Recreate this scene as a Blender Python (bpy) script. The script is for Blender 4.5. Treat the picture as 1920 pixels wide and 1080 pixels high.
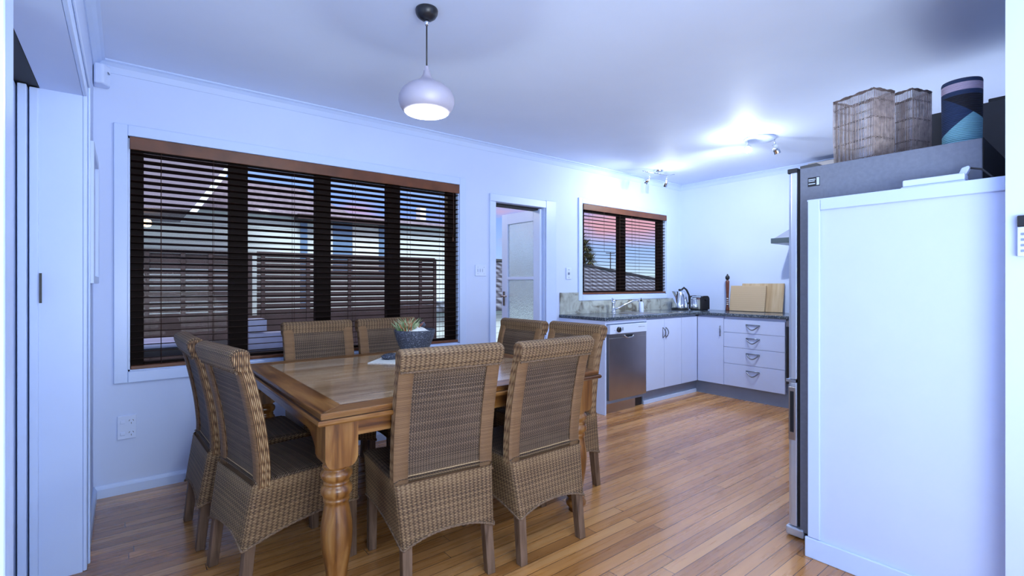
import bpy, bmesh, math, random
from mathutils import Vector, Matrix
from math import pi, sin, cos, radians as R
random.seed(7)
for o in list(bpy.data.objects): bpy.data.objects.remove(o)
S = bpy.context.scene
COL = S.collection

# ------------------------------------------------------------------ camera
F_PX = 918.5; YAW = 0.9024; EYE = 1.204
cam = bpy.data.cameras.new('camera'); cam.sensor_width = 36; cam.lens = F_PX/1920*36
cam.shift_y = -6.3/1920; cam.clip_start = 0.03
co = bpy.data.objects.new('camera', cam); COL.objects.link(co)
co.location = (0, 0, EYE); co.rotation_euler = (pi/2, 0, YAW - pi/2)
S.camera = co
S.view_settings.view_transform = 'Standard'; S.view_settings.look = 'None'
S.view_settings.gamma = 1; S.view_settings.use_curve_mapping = False
S.view_settings.exposure = 0.08

# ------------------------------------------------------------------ node helpers
def mat(name):
    m = bpy.data.materials.new(name); m.use_nodes = True
    nt = m.node_tree; return m, nt, nt.nodes['Principled BSDF']
def nd(nt, t, **k):
    n = nt.nodes.new(t)
    for a, b in k.items():
        if a.startswith('i_'):
            n.inputs[int(a[2:])].default_value = b
        else: setattr(n, a, b)
    return n
def mth(nt, op, a, b=None, c=None):
    n = nt.nodes.new('ShaderNodeMath'); n.operation = op
    for i, v in enumerate((a, b, c)):
        if v is None: continue
        if isinstance(v, (int, float)): n.inputs[i].default_value = v
        else: nt.links.new(v, n.inputs[i])
    return n.outputs[0]
def ramp(nt, fac, stops):
    n = nt.nodes.new('ShaderNodeValToRGB'); e = n.color_ramp.elements
    while len(e) < len(stops): e.new(0.5)
    for el, (p, c) in zip(e, stops): el.position = p; el.color = (*c, 1) if len(c) == 3 else c
    nt.links.new(fac, n.inputs[0]); return n.outputs[0]
def mixc(nt, fac, a, b, mode='MIX'):
    n = nt.nodes.new('ShaderNodeMix'); n.data_type = 'RGBA'; n.blend_type = mode
    for idx, v in ((0, fac), (6, a), (7, b)):
        if isinstance(v, (int, float)): n.inputs[idx].default_value = v
        elif isinstance(v, tuple): n.inputs[idx].default_value = (*v, 1)
        else: nt.links.new(v, n.inputs[idx])
    return n.outputs[2]
def bump(nt, h, bs, dist=0.002, st=1.0):
    n = nt.nodes.new('ShaderNodeBump'); n.inputs['Distance'].default_value = dist; n.inputs['Strength'].default_value = st
    nt.links.new(h, n.inputs['Height']); nt.links.new(n.outputs[0], bs.inputs['Normal'])
def simple(name, col, rough=0.5, metal=0, spec=0.5, var=0.06, scale=8, bumpd=0.0, coat=0):
    m, nt, b = mat(name)
    tc = nd(nt, 'ShaderNodeTexCoord'); nz = nd(nt, 'ShaderNodeTexNoise'); nz.inputs['Scale'].default_value = scale; nz.inputs['Detail'].default_value = 4
    nt.links.new(tc.outputs['Object'], nz.inputs['Vector'])
    c = tuple(col)
    lo = tuple(max(0, v*(1-var)) for v in c); hi = tuple(min(1, v*(1+var)) for v in c)
    nt.links.new(ramp(nt, nz.outputs[0], [(0.3, lo), (0.7, hi)]), b.inputs['Base Color'])
    b.inputs['Roughness'].default_value = rough; b.inputs['Metallic'].default_value = metal
    b.inputs['Specular IOR Level'].default_value = spec; b.inputs['Coat Weight'].default_value = coat
    b.inputs['Coat Roughness'].default_value = 0.1
    if bumpd: bump(nt, nz.outputs[0], b, bumpd)
    return m
def emis(name, col, st):
    m, nt, b = mat(name)
    b.inputs['Base Color'].default_value = (*col, 1); b.inputs['Emission Color'].default_value = (*col, 1); b.inputs['Emission Strength'].default_value = st
    return m

# ------------------------------------------------------------------ world: dusk sky
w = bpy.data.worlds.new('dusk_sky'); S.world = w; w.use_nodes = True
nt = w.node_tree; bg = nt.nodes['Background']
tc = nd(nt, 'ShaderNodeTexCoord'); sp = nd(nt, 'ShaderNodeSeparateXYZ'); nt.links.new(tc.outputs['Generated'], sp.inputs[0])
base = ramp(nt, sp.outputs[2], [(0.0, (.62, .82, .90)), (0.05, (.33, .50, .84)), (0.14, (.22, .37, .82)), (0.3, (.36, .54, .80))])
mp = nd(nt, 'ShaderNodeMapping'); mp.inputs['Scale'].default_value = (2.2, 2.2, 6.5); mp.inputs['Location'].default_value = (0.35, 0.2, 0.55)
nt.links.new(tc.outputs['Generated'], mp.inputs[0])
nz = nd(nt, 'ShaderNodeTexNoise'); nz.inputs['Scale'].default_value = 1.6; nz.inputs['Detail'].default_value = 4; nt.links.new(mp.outputs[0], nz.inputs[0])
pk = ramp(nt, nz.outputs[0], [(0.43, (0, 0, 0)), (0.56, (1, 1, 1))])
pk = mth(nt, 'MULTIPLY', pk, ramp(nt, sp.outputs[2], [(.07, (0, 0, 0)), (.11, (1, 1, 1))]))
nt.links.new(mixc(nt, pk, base, (.66, .36, .46)), bg.inputs[0])
bg.inputs[1].default_value = 1.15

# ------------------------------------------------------------------ sun, added fill lights, lamp helpers
sn = bpy.data.lights.new('evening_sun', 'SUN'); sn.energy = 3.6; sn.angle = R(25); sn.color = (.93, 1, 1)
so = bpy.data.objects.new('evening_sun', sn); COL.objects.link(so); so.rotation_euler = Vector((.3, .8, -.9)).to_track_quat('-Z', 'Y').to_euler()
def area(name, loc, size, power, col, target=None, spread=None):
    l = bpy.data.lights.new(name, 'AREA'); l.shape = 'RECTANGLE'; l.size, l.size_y = size; l.energy = power; l.color = col
    o = bpy.data.objects.new(name, l); COL.objects.link(o); o.location = loc
    if target is not None: o.rotation_euler = (Vector(target)-Vector(loc)).to_track_quat('-Z', 'Y').to_euler()
    return o
WARMC = (.86, .94, 1.0)
area('rear_top_fill', (0.9, -1.2, 2.40), (1.8, 1.6), 24, WARMC, (1.3, 2.0, 0.6))  # unseen fill added behind the camera, no lamp fitting there
area('rear_wall_fill', (0.9, -2.6, 1.5), (2.6, 1.8), 17, WARMC, (1.8, 3.0, 1.6))  # second unseen fill from the rear, added to raise overall brightness
area('rear_up_fill', (.5, -1.0, .95), (1.5, 1.1), 72, (.76, .88, 1.0), (1.5, .6, 2.5))  # added upward fill out of view, brightens the dining ceiling
def point(name, loc, power, r=0.03, col=WARMC):
    l = bpy.data.lights.new(name, 'POINT'); l.energy = power; l.shadow_soft_size = r; l.color = col
    o = bpy.data.objects.new(name, l); COL.objects.link(o); o.location = loc; return o
def spot(name, loc, tgt, power, ang=100, blend=0.8, r=0.02, col=WARMC):
    l = bpy.data.lights.new(name, 'SPOT'); l.energy = power; l.spot_size = R(ang); l.spot_blend = blend; l.shadow_soft_size = r; l.color = col
    o = bpy.data.objects.new(name, l); COL.objects.link(o); o.location = loc
    o.rotation_euler = (Vector(tgt)-Vector(loc)).to_track_quat('-Z', 'Y').to_euler(); return o

area('kitchen_up_fill', (4.1, .75, 1.1), (1.3, .9), 17, (.76, .88, 1.0), (3.9, 1.1, 2.5))  # added fill hidden behind the fridge, lifts the right-hand ceiling
area('hall_fill', (-1.25, 1.25, .95), (.8, 1.5), 13, (.62, .80, 1.0), (.6, 2.6, .6))  # unseen bluish fill added beyond the doorway for the left chairs
# ------------------------------------------------------------------ mesh builder
class MB:
    def __init__(s): s.v = []; s.f = []; s.uv = []; s.mi = []; s.sm = []
    def face(s, idx, uv=None, mi=0, sm=False):
        s.f.append(tuple(idx)); s.uv.append(uv); s.mi.append(mi); s.sm.append(sm)
    def box(s, x0, y0, z0, x1, y1, z1, mi=0, M=None):
        b = len(s.v)
        P = [(x0,y0,z0),(x1,y0,z0),(x1,y1,z0),(x0,y1,z0),(x0,y0,z1),(x1,y0,z1),(x1,y1,z1),(x0,y1,z1)]
        for p in P: s.v.append(tuple(M @ Vector(p)) if M else p)
        for q in ((0,3,2,1),(4,5,6,7),(0,1,5,4),(1,2,6,5),(2,3,7,6),(3,0,4,7)): s.face([b+i for i in q], None, mi)
        return s
    def grid(s, fn, nu, nv, closeu=False, mi=0, sm=True, uv=None):
        b = len(s.v)
        cu = nu if closeu else nu+1
        for j in range(nv+1):
            for i in range(cu): s.v.append(tuple(fn(i/nu, j/nv)))
        for j in range(nv):
            for i in range(nu):
                a = b+j*cu+i; c2 = b+j*cu+(i+1) % cu
                u = None
                if uv: u = [uv(i/nu, j/nv), uv((i+1)/nu, j/nv), uv((i+1)/nu, (j+1)/nv), uv(i/nu, (j+1)/nv)]
                s.face((a, c2, c2+cu, a+cu), u, mi, sm)
        return s
    def lathe(s, prof, c=(0,0,0), n=24, mi=0, sm=True, M=None):
        def fn(u, v):
            k = v*(len(prof)-1); i = min(int(k+1e-6), len(prof)-1); r, z = prof[i]
            p = (c[0]+r*cos(2*pi*u), c[1]+r*sin(2*pi*u), c[2]+z)
            return tuple(M @ Vector(p)) if M else p
        s.grid(fn, n, len(prof)-1, True, mi, sm); return s
    def tube(s, pts, r, n=6, mi=0, closed=False):
        pts = [Vector(p) for p in pts]; N = len(pts); b = len(s.v)
        rr = r if isinstance(r, (list, tuple)) else [r]*N
        for i, p in enumerate(pts):
            a = pts[(i-1) % N] if (i > 0 or closed) else p; c2 = pts[(i+1) % N] if (i < N-1 or closed) else p
            t = (c2-a); t = t.normalized() if t.length > 1e-9 else Vector((0,0,1))
            h = Vector((0,0,1)) if abs(t.z) < .9 else Vector((1,0,0))
            x = t.cross(h).normalized(); y = t.cross(x)
            for k in range(n):
                s.v.append(tuple(p+rr[i]*(cos(2*pi*k/n)*x+sin(2*pi*k/n)*y)))
        for i in range(N if closed else N-1):
            for k in range(n):
                a = b+i*n+k; a2 = b+i*n+(k+1) % n; c2 = b+((i+1) % N)*n+k; d = b+((i+1) % N)*n+(k+1) % n
                s.face((a, a2, d, c2), None, mi, True)
        if not closed:
            s.face([b+k for k in range(n)][::-1], None, mi); s.face([b+(N-1)*n+k for k in range(n)], None, mi)
        return s
    def prism(s, poly, z0, z1, axis='z', mi=0, M=None):
        # poly list of 2D; axis z: (x,y), axis y: (x,z) extruded y, axis x: (y,z) extruded x
        b = len(s.v); n = len(poly)
        def P(p, h):
            q = {'z': (p[0],p[1],h), 'y': (p[0],h,p[1]), 'x': (h,p[0],p[1])}[axis]
            return tuple(M @ Vector(q)) if M else q
        for p in poly: s.v.append(P(p, z0))
        for p in poly: s.v.append(P(p, z1))
        s.face([b+i for i in range(n)][::-1], None, mi); s.face([b+n+i for i in range(n)], None, mi)
        for i in range(n):
            j = (i+1) % n; s.face((b+i, b+j, b+n+j, b+n+i), None, mi)
        return s
    def build(s, name, mats, parent=None, bevel=0, seg=2, normals=True):
        me = bpy.data.meshes.new(name); me.from_pydata(s.v, [], s.f)
        if not isinstance(mats, (list, tuple)): mats = [mats]
        for m in mats: me.materials.append(m)
        if any(s.uv):
            ul = me.uv_layers.new(name='UVMap')
            for p in me.polygons:
                u = s.uv[p.index]
                if u:
                    for k, li in enumerate(p.loop_indices): ul.data[li].uv = u[k]
        for p in me.polygons: p.material_index = s.mi[p.index]; p.use_smooth = s.sm[p.index]
        if normals:
            bm = bmesh.new(); bm.from_mesh(me); bmesh.ops.recalc_face_normals(bm, faces=bm.faces); bm.to_mesh(me); bm.free()
        o = bpy.data.objects.new(name, me); COL.objects.link(o)
        if parent: o.parent = parent
        if bevel:
            md = o.modifiers.new('bevel', 'BEVEL'); md.width = bevel; md.segments = seg; md.limit_method = 'ANGLE'; md.angle_limit = R(40)
        return o
def tag(o, label, cat, group=None, kind=None):
    if label: o['label'] = label
    if cat: o['category'] = cat
    if group: o['group'] = group
    if kind: o['kind'] = kind
    return o
def struct(o): o['kind'] = 'structure'; return o
def thing(name, loc, label, cat, rz=0, group=None):
    o = bpy.data.objects.new(name, None); COL.objects.link(o); o.location = loc; o.rotation_euler = (0, 0, rz)
    o.empty_display_size = 0.1
    return tag(o, label, cat, group)
def box(name, a, b, m, parent=None, bevel=0.0):
    return MB().box(*a, *b).build(name, m, parent, bevel)
def copy_tree(o, parent=None):
    c = o.copy(); COL.objects.link(c)
    if parent: c.parent = parent
    for ch in list(o.children): copy_tree(ch, c)
    return c

# ------------------------------------------------------------------ materials
M = {}
M['wall'] = simple('wall_paint', (.56, .66, .92), .55, var=.015, scale=3)
M['ceil'] = simple('ceiling_paint', (.68, .77, .98), .6, var=.015, scale=3)
M['trim'] = simple('trim_gloss_white', (.54, .66, .94), .3, var=.01)
M['cab'] = simple('cabinet_white', (.54, .63, .90), .35, var=.012)
M['kick'] = simple('kick_grey', (.22, .27, .38), .45, var=.06)
M['steel'] = simple('stainless', (.52, .49, .48), .28, 1.0, var=.1, scale=3)
M['handlem'] = simple('handle_metal', (.20, .22, .27), .3, 1.0, var=.02)
M['chrome'] = simple('chrome', (.75, .78, .82), .12, 1.0, var=.02)
M['black'] = simple('black_plastic', (.012, .013, .018), .35)
M['blacksoft'] = simple('black_matt', (.006, .006, .008), .8)
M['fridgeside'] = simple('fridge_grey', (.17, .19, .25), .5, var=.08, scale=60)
M['fridgedoor'] = simple('fridge_door', (.62, .68, .80), .3, .6, var=.03)
M['darkpanel'] = simple('dark_grey_board', (.075, .075, .08), .6)
M['blind'] = simple('dark_timber_blind', (.014, .004, .002), .6, spec=.15, var=.4, scale=14)
M['valance'] = simple('valance_timber', (.13, .042, .016), .4, var=.25, scale=10)
M['frame'] = simple('window_joinery_brown', (.008, .003, .002), .7, spec=.15)
M['slot'] = simple('door_track', (.01, .01, .011), .6)
M['white'] = simple('white_plastic', (.60, .70, .95), .35, var=.01)
M['plant'] = simple('succulent_green', (.16, .27, .10), .5, var=.5, scale=60)
M['pebble'] = simple('white_pebbles', (.75, .78, .78), .7, var=.12, scale=120, bumpd=.003)
M['mat'] = simple('cream_placemat', (.70, .72, .70), .8, var=.12, scale=90, bumpd=.001)
M['cordm'] = simple('dark_cord', (.03, .028, .03), .5)
M['blindcord'] = simple('blind_cord', (.07, .03, .018), .7)

def speckle(name, c0, c1, c2, scale, rough):
    m, nt, b = mat(name); tc = nd(nt, 'ShaderNodeTexCoord'); v = nd(nt, 'ShaderNodeTexVoronoi'); v.inputs['Scale'].default_value = scale
    nt.links.new(tc.outputs['Object'], v.inputs[0])
    sx = nd(nt, 'ShaderNodeSeparateColor'); nt.links.new(v.outputs['Color'], sx.inputs[0])
    nt.links.new(ramp(nt, sx.outputs[0], [(0.0, c0), (.45, c1), (.85, c1), (1.0, c2)]), b.inputs['Base Color']); b.inputs['Roughness'].default_value = rough
    return m
M['stone'] = speckle('speckled_stone', (.015, .018, .03), (.045, .055, .085), (.28, .32, .42), 320, .6)
M['bench'] = speckle('speckled_worktop', (.012, .018, .03), (.05, .07, .10), (.45, .5, .55), 260, .16)

def tile_mat():
    m, nt, b = mat('stone_tile'); tc = nd(nt, 'ShaderNodeTexCoord'); nz = nd(nt, 'ShaderNodeTexNoise'); nz.inputs['Scale'].default_value = 9; nz.inputs['Detail'].default_value = 8; nz.inputs['Distortion'].default_value = 1.2
    nt.links.new(tc.outputs['Object'], nz.inputs[0])
    c = ramp(nt, nz.outputs[0], [(.34, (.14, .13, .11)), (.45, (.34, .36, .34)), (.65, (.46, .50, .48)), (.8, (.26, .25, .2))])
    sp = nd(nt, 'ShaderNodeSeparateXYZ'); nt.links.new(tc.outputs['Object'], sp.inputs[0])
    fr = mth(nt, 'FRACT', mth(nt, 'DIVIDE', sp.outputs[0], .3)); g = mth(nt, 'LESS_THAN', fr, .012)
    nt.links.new(mixc(nt, g, c, (.3, .3, .28)), b.inputs['Base Color']); b.inputs['Roughness'].default_value = .3
    return m
M['tile'] = tile_mat()

def floor_mat():
    m, nt, b = mat('timber_floorboards'); tc = nd(nt, 'ShaderNodeTexCoord'); sp = nd(nt, 'ShaderNodeSeparateXYZ'); nt.links.new(tc.outputs['Object'], sp.inputs[0])
    W = .062
    yy = mth(nt, 'DIVIDE', sp.outputs[1], W); row = mth(nt, 'FLOOR', yy); fy = mth(nt, 'FRACT', yy)
    wn = nd(nt, 'ShaderNodeTexWhiteNoise', noise_dimensions='1D'); nt.links.new(row, wn.inputs['W'])
    xx = mth(nt, 'DIVIDE', mth(nt, 'ADD', sp.outputs[0], mth(nt, 'MULTIPLY', wn.outputs[0], 7.0)), 1.9)
    bd = mth(nt, 'FLOOR', xx); fx = mth(nt, 'FRACT', xx)
    cb = nd(nt, 'ShaderNodeCombineXYZ'); nt.links.new(row, cb.inputs[0]); nt.links.new(bd, cb.inputs[1])
    w2 = nd(nt, 'ShaderNodeTexWhiteNoise', noise_dimensions='2D'); nt.links.new(cb.outputs[0], w2.inputs['Vector'])
    mp = nd(nt, 'ShaderNodeMapping'); mp.inputs['Scale'].default_value = (1.6, 34, 1); nt.links.new(tc.outputs['Object'], mp.inputs[0])
    ad = nd(nt, 'ShaderNodeVectorMath', operation='ADD'); nt.links.new(mp.outputs[0], ad.inputs[0]); nt.links.new(w2.outputs['Color'], ad.inputs[1])
    sc = nd(nt, 'ShaderNodeVectorMath', operation='ADD'); nt.links.new(ad.outputs[0], sc.inputs[0])
    cm = nd(nt, 'ShaderNodeCombineXYZ'); nt.links.new(mth(nt, 'MULTIPLY', w2.outputs[0], 40.), cm.inputs[2]); nt.links.new(cm.outputs[0], sc.inputs[1])
    nz = nd(nt, 'ShaderNodeTexNoise'); nz.inputs['Scale'].default_value = 1.3; nz.inputs['Detail'].default_value = 5; nt.links.new(sc.outputs[0], nz.inputs[0])
    t = mth(nt, 'ADD', mth(nt, 'MULTIPLY', w2.outputs[0], .46), mth(nt, 'MULTIPLY', nz.outputs[0], .58))
    c = ramp(nt, t, [(.10, (.24, .086, .020)), (.4, (.42, .180, .048)), (.65, (.55, .255, .078)), (.95, (.66, .36, .135))])
    gy = mth(nt, 'MAXIMUM', mth(nt, 'LESS_THAN', fy, .042), mth(nt, 'LESS_THAN', fx, .0016))
    c = mixc(nt, gy, c, (.045, .016, .008))
    nt.links.new(c, b.inputs['Base Color'])
    nt.links.new(mth(nt, 'ADD', .20, mth(nt, 'MULTIPLY', nz.outputs[0], .16)), b.inputs['Roughness'])
    bump(nt, mth(nt, 'SUBTRACT', mth(nt, 'MULTIPLY', nz.outputs[0], .15), gy), b, .0012, .5)
    b.inputs['Coat Weight'].default_value = .6; b.inputs['Coat Roughness'].default_value = .16; b.inputs['Coat IOR'].default_value = 1.5
    return m
def boards_mat(name, c, pitch, axis=2, dark=.5):
    m, nt, b = mat(name); tc = nd(nt, 'ShaderNodeTexCoord'); sp = nd(nt, 'ShaderNodeSeparateXYZ'); nt.links.new(tc.outputs['Object'], sp.inputs[0])
    f = mth(nt, 'FRACT', mth(nt, 'DIVIDE', sp.outputs[axis], pitch)); g = mth(nt, 'LESS_THAN', f, .07)
    nt.links.new(mixc(nt, g, c, tuple(v*dark for v in c)), b.inputs['Base Color']); b.inputs['Roughness'].default_value = .6
    bump(nt, f, b, .01, .6)
    return m
M['floor'] = floor_mat()

def wood_mat(name, axis, c0, c1, c2, rough=.35, scale=1.0, knots=True, coat=0.0):
    m, nt, b = mat(name); tc = nd(nt, 'ShaderNodeTexCoord'); mp = nd(nt, 'ShaderNodeMapping')
    s = [16*scale]*3; s[axis] = 1.6*scale; mp.inputs['Scale'].default_value = s; nt.links.new(tc.outputs['Object'], mp.inputs[0])
    nz = nd(nt, 'ShaderNodeTexNoise'); nz.inputs['Scale'].default_value = 1.5; nz.inputs['Detail'].default_value = 7; nz.inputs['Distortion'].default_value = .8; nt.links.new(mp.outputs[0], nz.inputs[0])
    c = ramp(nt, nz.outputs[0], [(.32, c0), (.48, c1), (.66, c2)])
    n2 = nd(nt, 'ShaderNodeTexNoise'); n2.inputs['Scale'].default_value = 5; n2.inputs['Detail'].default_value = 3; nt.links.new(tc.outputs['Object'], n2.inputs[0])
    c = mixc(nt, mth(nt, 'MULTIPLY', n2.outputs[0], .55), c, tuple(v*.75 for v in c0))
    if knots:
        v = nd(nt, 'ShaderNodeTexVoronoi'); v.inputs['Scale'].default_value = 5.5; nt.links.new(tc.outputs['Object'], v.inputs[0])
        k = ramp(nt, v.outputs[0], [(.04, (1, 1, 1)), (.085, (0, 0, 0))])
        c = mixc(nt, mth(nt, 'MULTIPLY', k, .8), c, tuple(v*.18 for v in c0))
    nt.links.new(c, b.inputs['Base Color']); b.inputs['Roughness'].default_value = rough; b.inputs['Coat Weight'].default_value = coat; b.inputs['Coat Roughness'].default_value = .15
    bump(nt, nz.outputs[0], b, .0005, .35)
    return m
TW = ((.060, .018, .004), (.24, .090, .016), (.42, .205, .058))
M['tablex'] = wood_mat('pine_grain_x', 0, *TW, rough=.3, coat=.2)
M['tabley'] = wood_mat('pine_grain_y', 1, *TW, rough=.3, coat=.2)
M['tablez'] = wood_mat('pine_grain_z', 2, *TW, rough=.32, coat=.2)
M['chairleg'] = wood_mat('chair_leg_wood', 2, (.07, .035, .018), (.15, .085, .048), (.22, .13, .08), rough=.55, scale=2, knots=False)
M['board1'] = boards_mat('bamboo_board', (.60, .45, .29), .024, 2, .72)
M['board2'] = wood_mat('pale_board', 2, (.42, .28, .15), (.56, .42, .26), (.64, .50, .33), rough=.5, knots=False)

def table_top_mat():
    m, nt, b = mat('pine_plank_top'); tc = nd(nt, 'ShaderNodeTexCoord'); sp = nd(nt, 'ShaderNodeSeparateXYZ'); nt.links.new(tc.outputs['Object'], sp.inputs[0])
    yy = mth(nt, 'DIVIDE', sp.outputs[1], .155); row = mth(nt, 'FLOOR', yy); fy = mth(nt, 'FRACT', yy)
    wn = nd(nt, 'ShaderNodeTexWhiteNoise', noise_dimensions='1D'); nt.links.new(row, wn.inputs['W'])
    mp = nd(nt, 'ShaderNodeMapping'); mp.inputs['Scale'].default_value = (1.4, 15, 1); nt.links.new(tc.outputs['Object'], mp.inputs[0])
    cm = nd(nt, 'ShaderNodeCombineXYZ'); nt.links.new(mth(nt, 'MULTIPLY', wn.outputs[0], 30.), cm.inputs[2])
    ad = nd(nt, 'ShaderNodeVectorMath', operation='ADD'); nt.links.new(mp.outputs[0], ad.inputs[0]); nt.links.new(cm.outputs[0], ad.inputs[1])
    nz = nd(nt, 'ShaderNodeTexNoise'); nz.inputs['Scale'].default_value = 1.6; nz.inputs['Detail'].default_value = 7; nz.inputs['Distortion'].default_value = 1.0; nt.links.new(ad.outputs[0], nz.inputs[0])
    t = mth(nt, 'ADD', mth(nt, 'MULTIPLY', wn.outputs[0], .25), mth(nt, 'MULTIPLY', nz.outputs[0], .85))
    c = ramp(nt, t, [(.3, (.26, .13, .06)), (.5, (.50, .32, .17)), (.8, (.70, .54, .38))])  # plank tones paled to stand in for reflected room light
    v = nd(nt, 'ShaderNodeTexVoronoi'); v.inputs['Scale'].default_value = 5; mp2 = nd(nt, 'ShaderNodeMapping'); mp2.inputs['Scale'].default_value = (.6, 1.5, 1); nt.links.new(tc.outputs['Object'], mp2.inputs[0]); nt.links.new(mp2.outputs[0], v.inputs[0])
    k = ramp(nt, v.outputs[0], [(.05, (1, 1, 1)), (.10, (0, 0, 0))])
    c = mixc(nt, mth(nt, 'MULTIPLY', k, .75), c, (.08, .03, .012))
    mp3 = nd(nt, 'ShaderNodeMapping'); mp3.inputs['Scale'].default_value = (2.5, 26, 1); nt.links.new(tc.outputs['Object'], mp3.inputs[0])
    n3 = nd(nt, 'ShaderNodeTexNoise'); n3.inputs['Scale'].default_value = 1.2; n3.inputs['Detail'].default_value = 3; nt.links.new(mp3.outputs[0], n3.inputs[0])
    cr = ramp(nt, n3.outputs[0], [(.60, (0, 0, 0)), (.66, (1, 1, 1))])
    g = mth(nt, 'LESS_THAN', fy, .012)
    c = mixc(nt, mth(nt, 'MULTIPLY', cr, .6), c, (.12, .05, .02)); c = mixc(nt, mth(nt, 'MULTIPLY', g, .8), c, (.08, .03, .012))
    nt.links.new(c, b.inputs['Base Color']); nt.links.new(mth(nt, 'ADD', .16, mth(nt, 'MULTIPLY', nz.outputs[0], .14)), b.inputs['Roughness'])
    b.inputs['Coat Weight'].default_value = 1; b.inputs['Coat Roughness'].default_value = .12; b.inputs['Coat IOR'].default_value = 2.1
    bump(nt, mth(nt, 'SUBTRACT', mth(nt, 'MULTIPLY', nz.outputs[0], .3), mth(nt, 'MULTIPLY', g, .6)), b, .0004, .25)
    return m
M['tabletop'] = table_top_mat()

def weave(name, pitch, q, cols, swap=False, phase=pi, bd=.003, mod=.32, rough=.6):
    m, nt, b = mat(name); uv = nd(nt, 'ShaderNodeUVMap'); sp = nd(nt, 'ShaderNodeSeparateXYZ'); nt.links.new(uv.outputs[0], sp.inputs[0])
    U, V = (sp.outputs[1], sp.outputs[0]) if swap else (sp.outputs[0], sp.outputs[1])
    nz = nd(nt, 'ShaderNodeTexNoise'); nz.inputs['Scale'].default_value = 25; nt.links.new(uv.outputs[0], nz.inputs[0])
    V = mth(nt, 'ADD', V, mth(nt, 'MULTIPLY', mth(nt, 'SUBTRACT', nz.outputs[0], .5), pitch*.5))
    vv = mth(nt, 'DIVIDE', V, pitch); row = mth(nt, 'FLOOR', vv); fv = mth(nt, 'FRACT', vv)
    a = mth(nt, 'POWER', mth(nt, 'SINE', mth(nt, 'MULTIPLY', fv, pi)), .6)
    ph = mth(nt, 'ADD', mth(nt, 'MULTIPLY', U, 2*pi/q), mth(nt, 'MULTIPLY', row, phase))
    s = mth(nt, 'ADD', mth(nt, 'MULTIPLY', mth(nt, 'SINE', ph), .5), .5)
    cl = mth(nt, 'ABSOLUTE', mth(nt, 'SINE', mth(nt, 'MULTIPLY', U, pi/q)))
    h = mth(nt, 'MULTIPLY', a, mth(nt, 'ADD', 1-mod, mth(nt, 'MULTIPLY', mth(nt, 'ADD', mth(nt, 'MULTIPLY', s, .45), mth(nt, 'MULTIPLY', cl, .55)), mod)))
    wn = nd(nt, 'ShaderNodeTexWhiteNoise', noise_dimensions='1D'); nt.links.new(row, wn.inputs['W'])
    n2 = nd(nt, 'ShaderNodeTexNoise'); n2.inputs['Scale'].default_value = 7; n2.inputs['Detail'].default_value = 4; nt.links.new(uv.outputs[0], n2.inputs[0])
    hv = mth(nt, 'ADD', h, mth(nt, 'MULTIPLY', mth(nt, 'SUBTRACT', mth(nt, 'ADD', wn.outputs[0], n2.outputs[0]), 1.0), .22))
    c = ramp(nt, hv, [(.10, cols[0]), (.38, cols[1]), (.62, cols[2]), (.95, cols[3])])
    nt.links.new(c, b.inputs['Base Color']); b.inputs['Roughness'].default_value = rough
    bump(nt, h, b, bd, 1.0)
    return m
WC = ((.008, .004, .002), (.060, .029, .012), (.22, .122, .056), (.46, .31, .165))
WD = ((.006, .004, .003), (.036, .020, .012), (.13, .078, .045), (.32, .22, .14))
WL = ((.03, .013, .006), (.12, .055, .022), (.21, .108, .044), (.31, .175, .080))
WV = ((.010, .005, .002), (.10, .042, .015), (.27, .14, .058), (.50, .33, .17))
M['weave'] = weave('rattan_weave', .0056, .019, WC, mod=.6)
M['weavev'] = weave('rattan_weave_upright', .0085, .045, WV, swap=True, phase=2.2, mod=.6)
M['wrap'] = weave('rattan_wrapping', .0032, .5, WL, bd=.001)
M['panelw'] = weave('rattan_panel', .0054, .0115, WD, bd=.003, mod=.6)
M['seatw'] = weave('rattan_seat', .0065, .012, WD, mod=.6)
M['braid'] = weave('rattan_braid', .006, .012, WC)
M['edge'] = simple('rattan_edge_braid', (.17, .11, .07), .8, spec=.2, var=.5, scale=120)
M['rod'] = simple('natural_rattan_rods', (.42, .33, .30), .6, var=.35, scale=40)
M['roddark'] = simple('dark_rattan_bands', (.14, .10, .09), .6, var=.3, scale=40)

def glass_mat(name, glos=.08, rough=0.0, tint=(1, 1, 1)):
    m = bpy.data.materials.new(name); m.use_nodes = True; nt = m.node_tree; nt.nodes.remove(nt.nodes['Principled BSDF'])
    tr = nd(nt, 'ShaderNodeBsdfTransparent'); tr.inputs[0].default_value = (*tint, 1)
    gl = nd(nt, 'ShaderNodeBsdfGlossy'); gl.inputs['Roughness'].default_value = rough
    mx = nd(nt, 'ShaderNodeMixShader'); mx.inputs[0].default_value = glos
    nt.links.new(tr.outputs[0], mx.inputs[1]); nt.links.new(gl.outputs[0], mx.inputs[2]); nt.links.new(mx.outputs[0], nt.nodes['Material Output'].inputs[0])
    return m
M['glass'] = glass_mat('window_glass', .002)
def frost():
    m, nt, b = mat('obscure_glass'); b.inputs['Base Color'].default_value = (.85, .98, 1, 1); b.inputs['Transmission Weight'].default_value = .75; b.inputs['Roughness'].default_value = .22; b.inputs['IOR'].default_value = 1.2
    tc = nd(nt, 'ShaderNodeTexCoord'); v = nd(nt, 'ShaderNodeTexVoronoi'); v.inputs['Scale'].default_value = 90; nt.links.new(tc.outputs['Object'], v.inputs[0]); bump(nt, v.outputs[0], b, .004, .6)
    return m
M['frost'] = frost()
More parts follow.
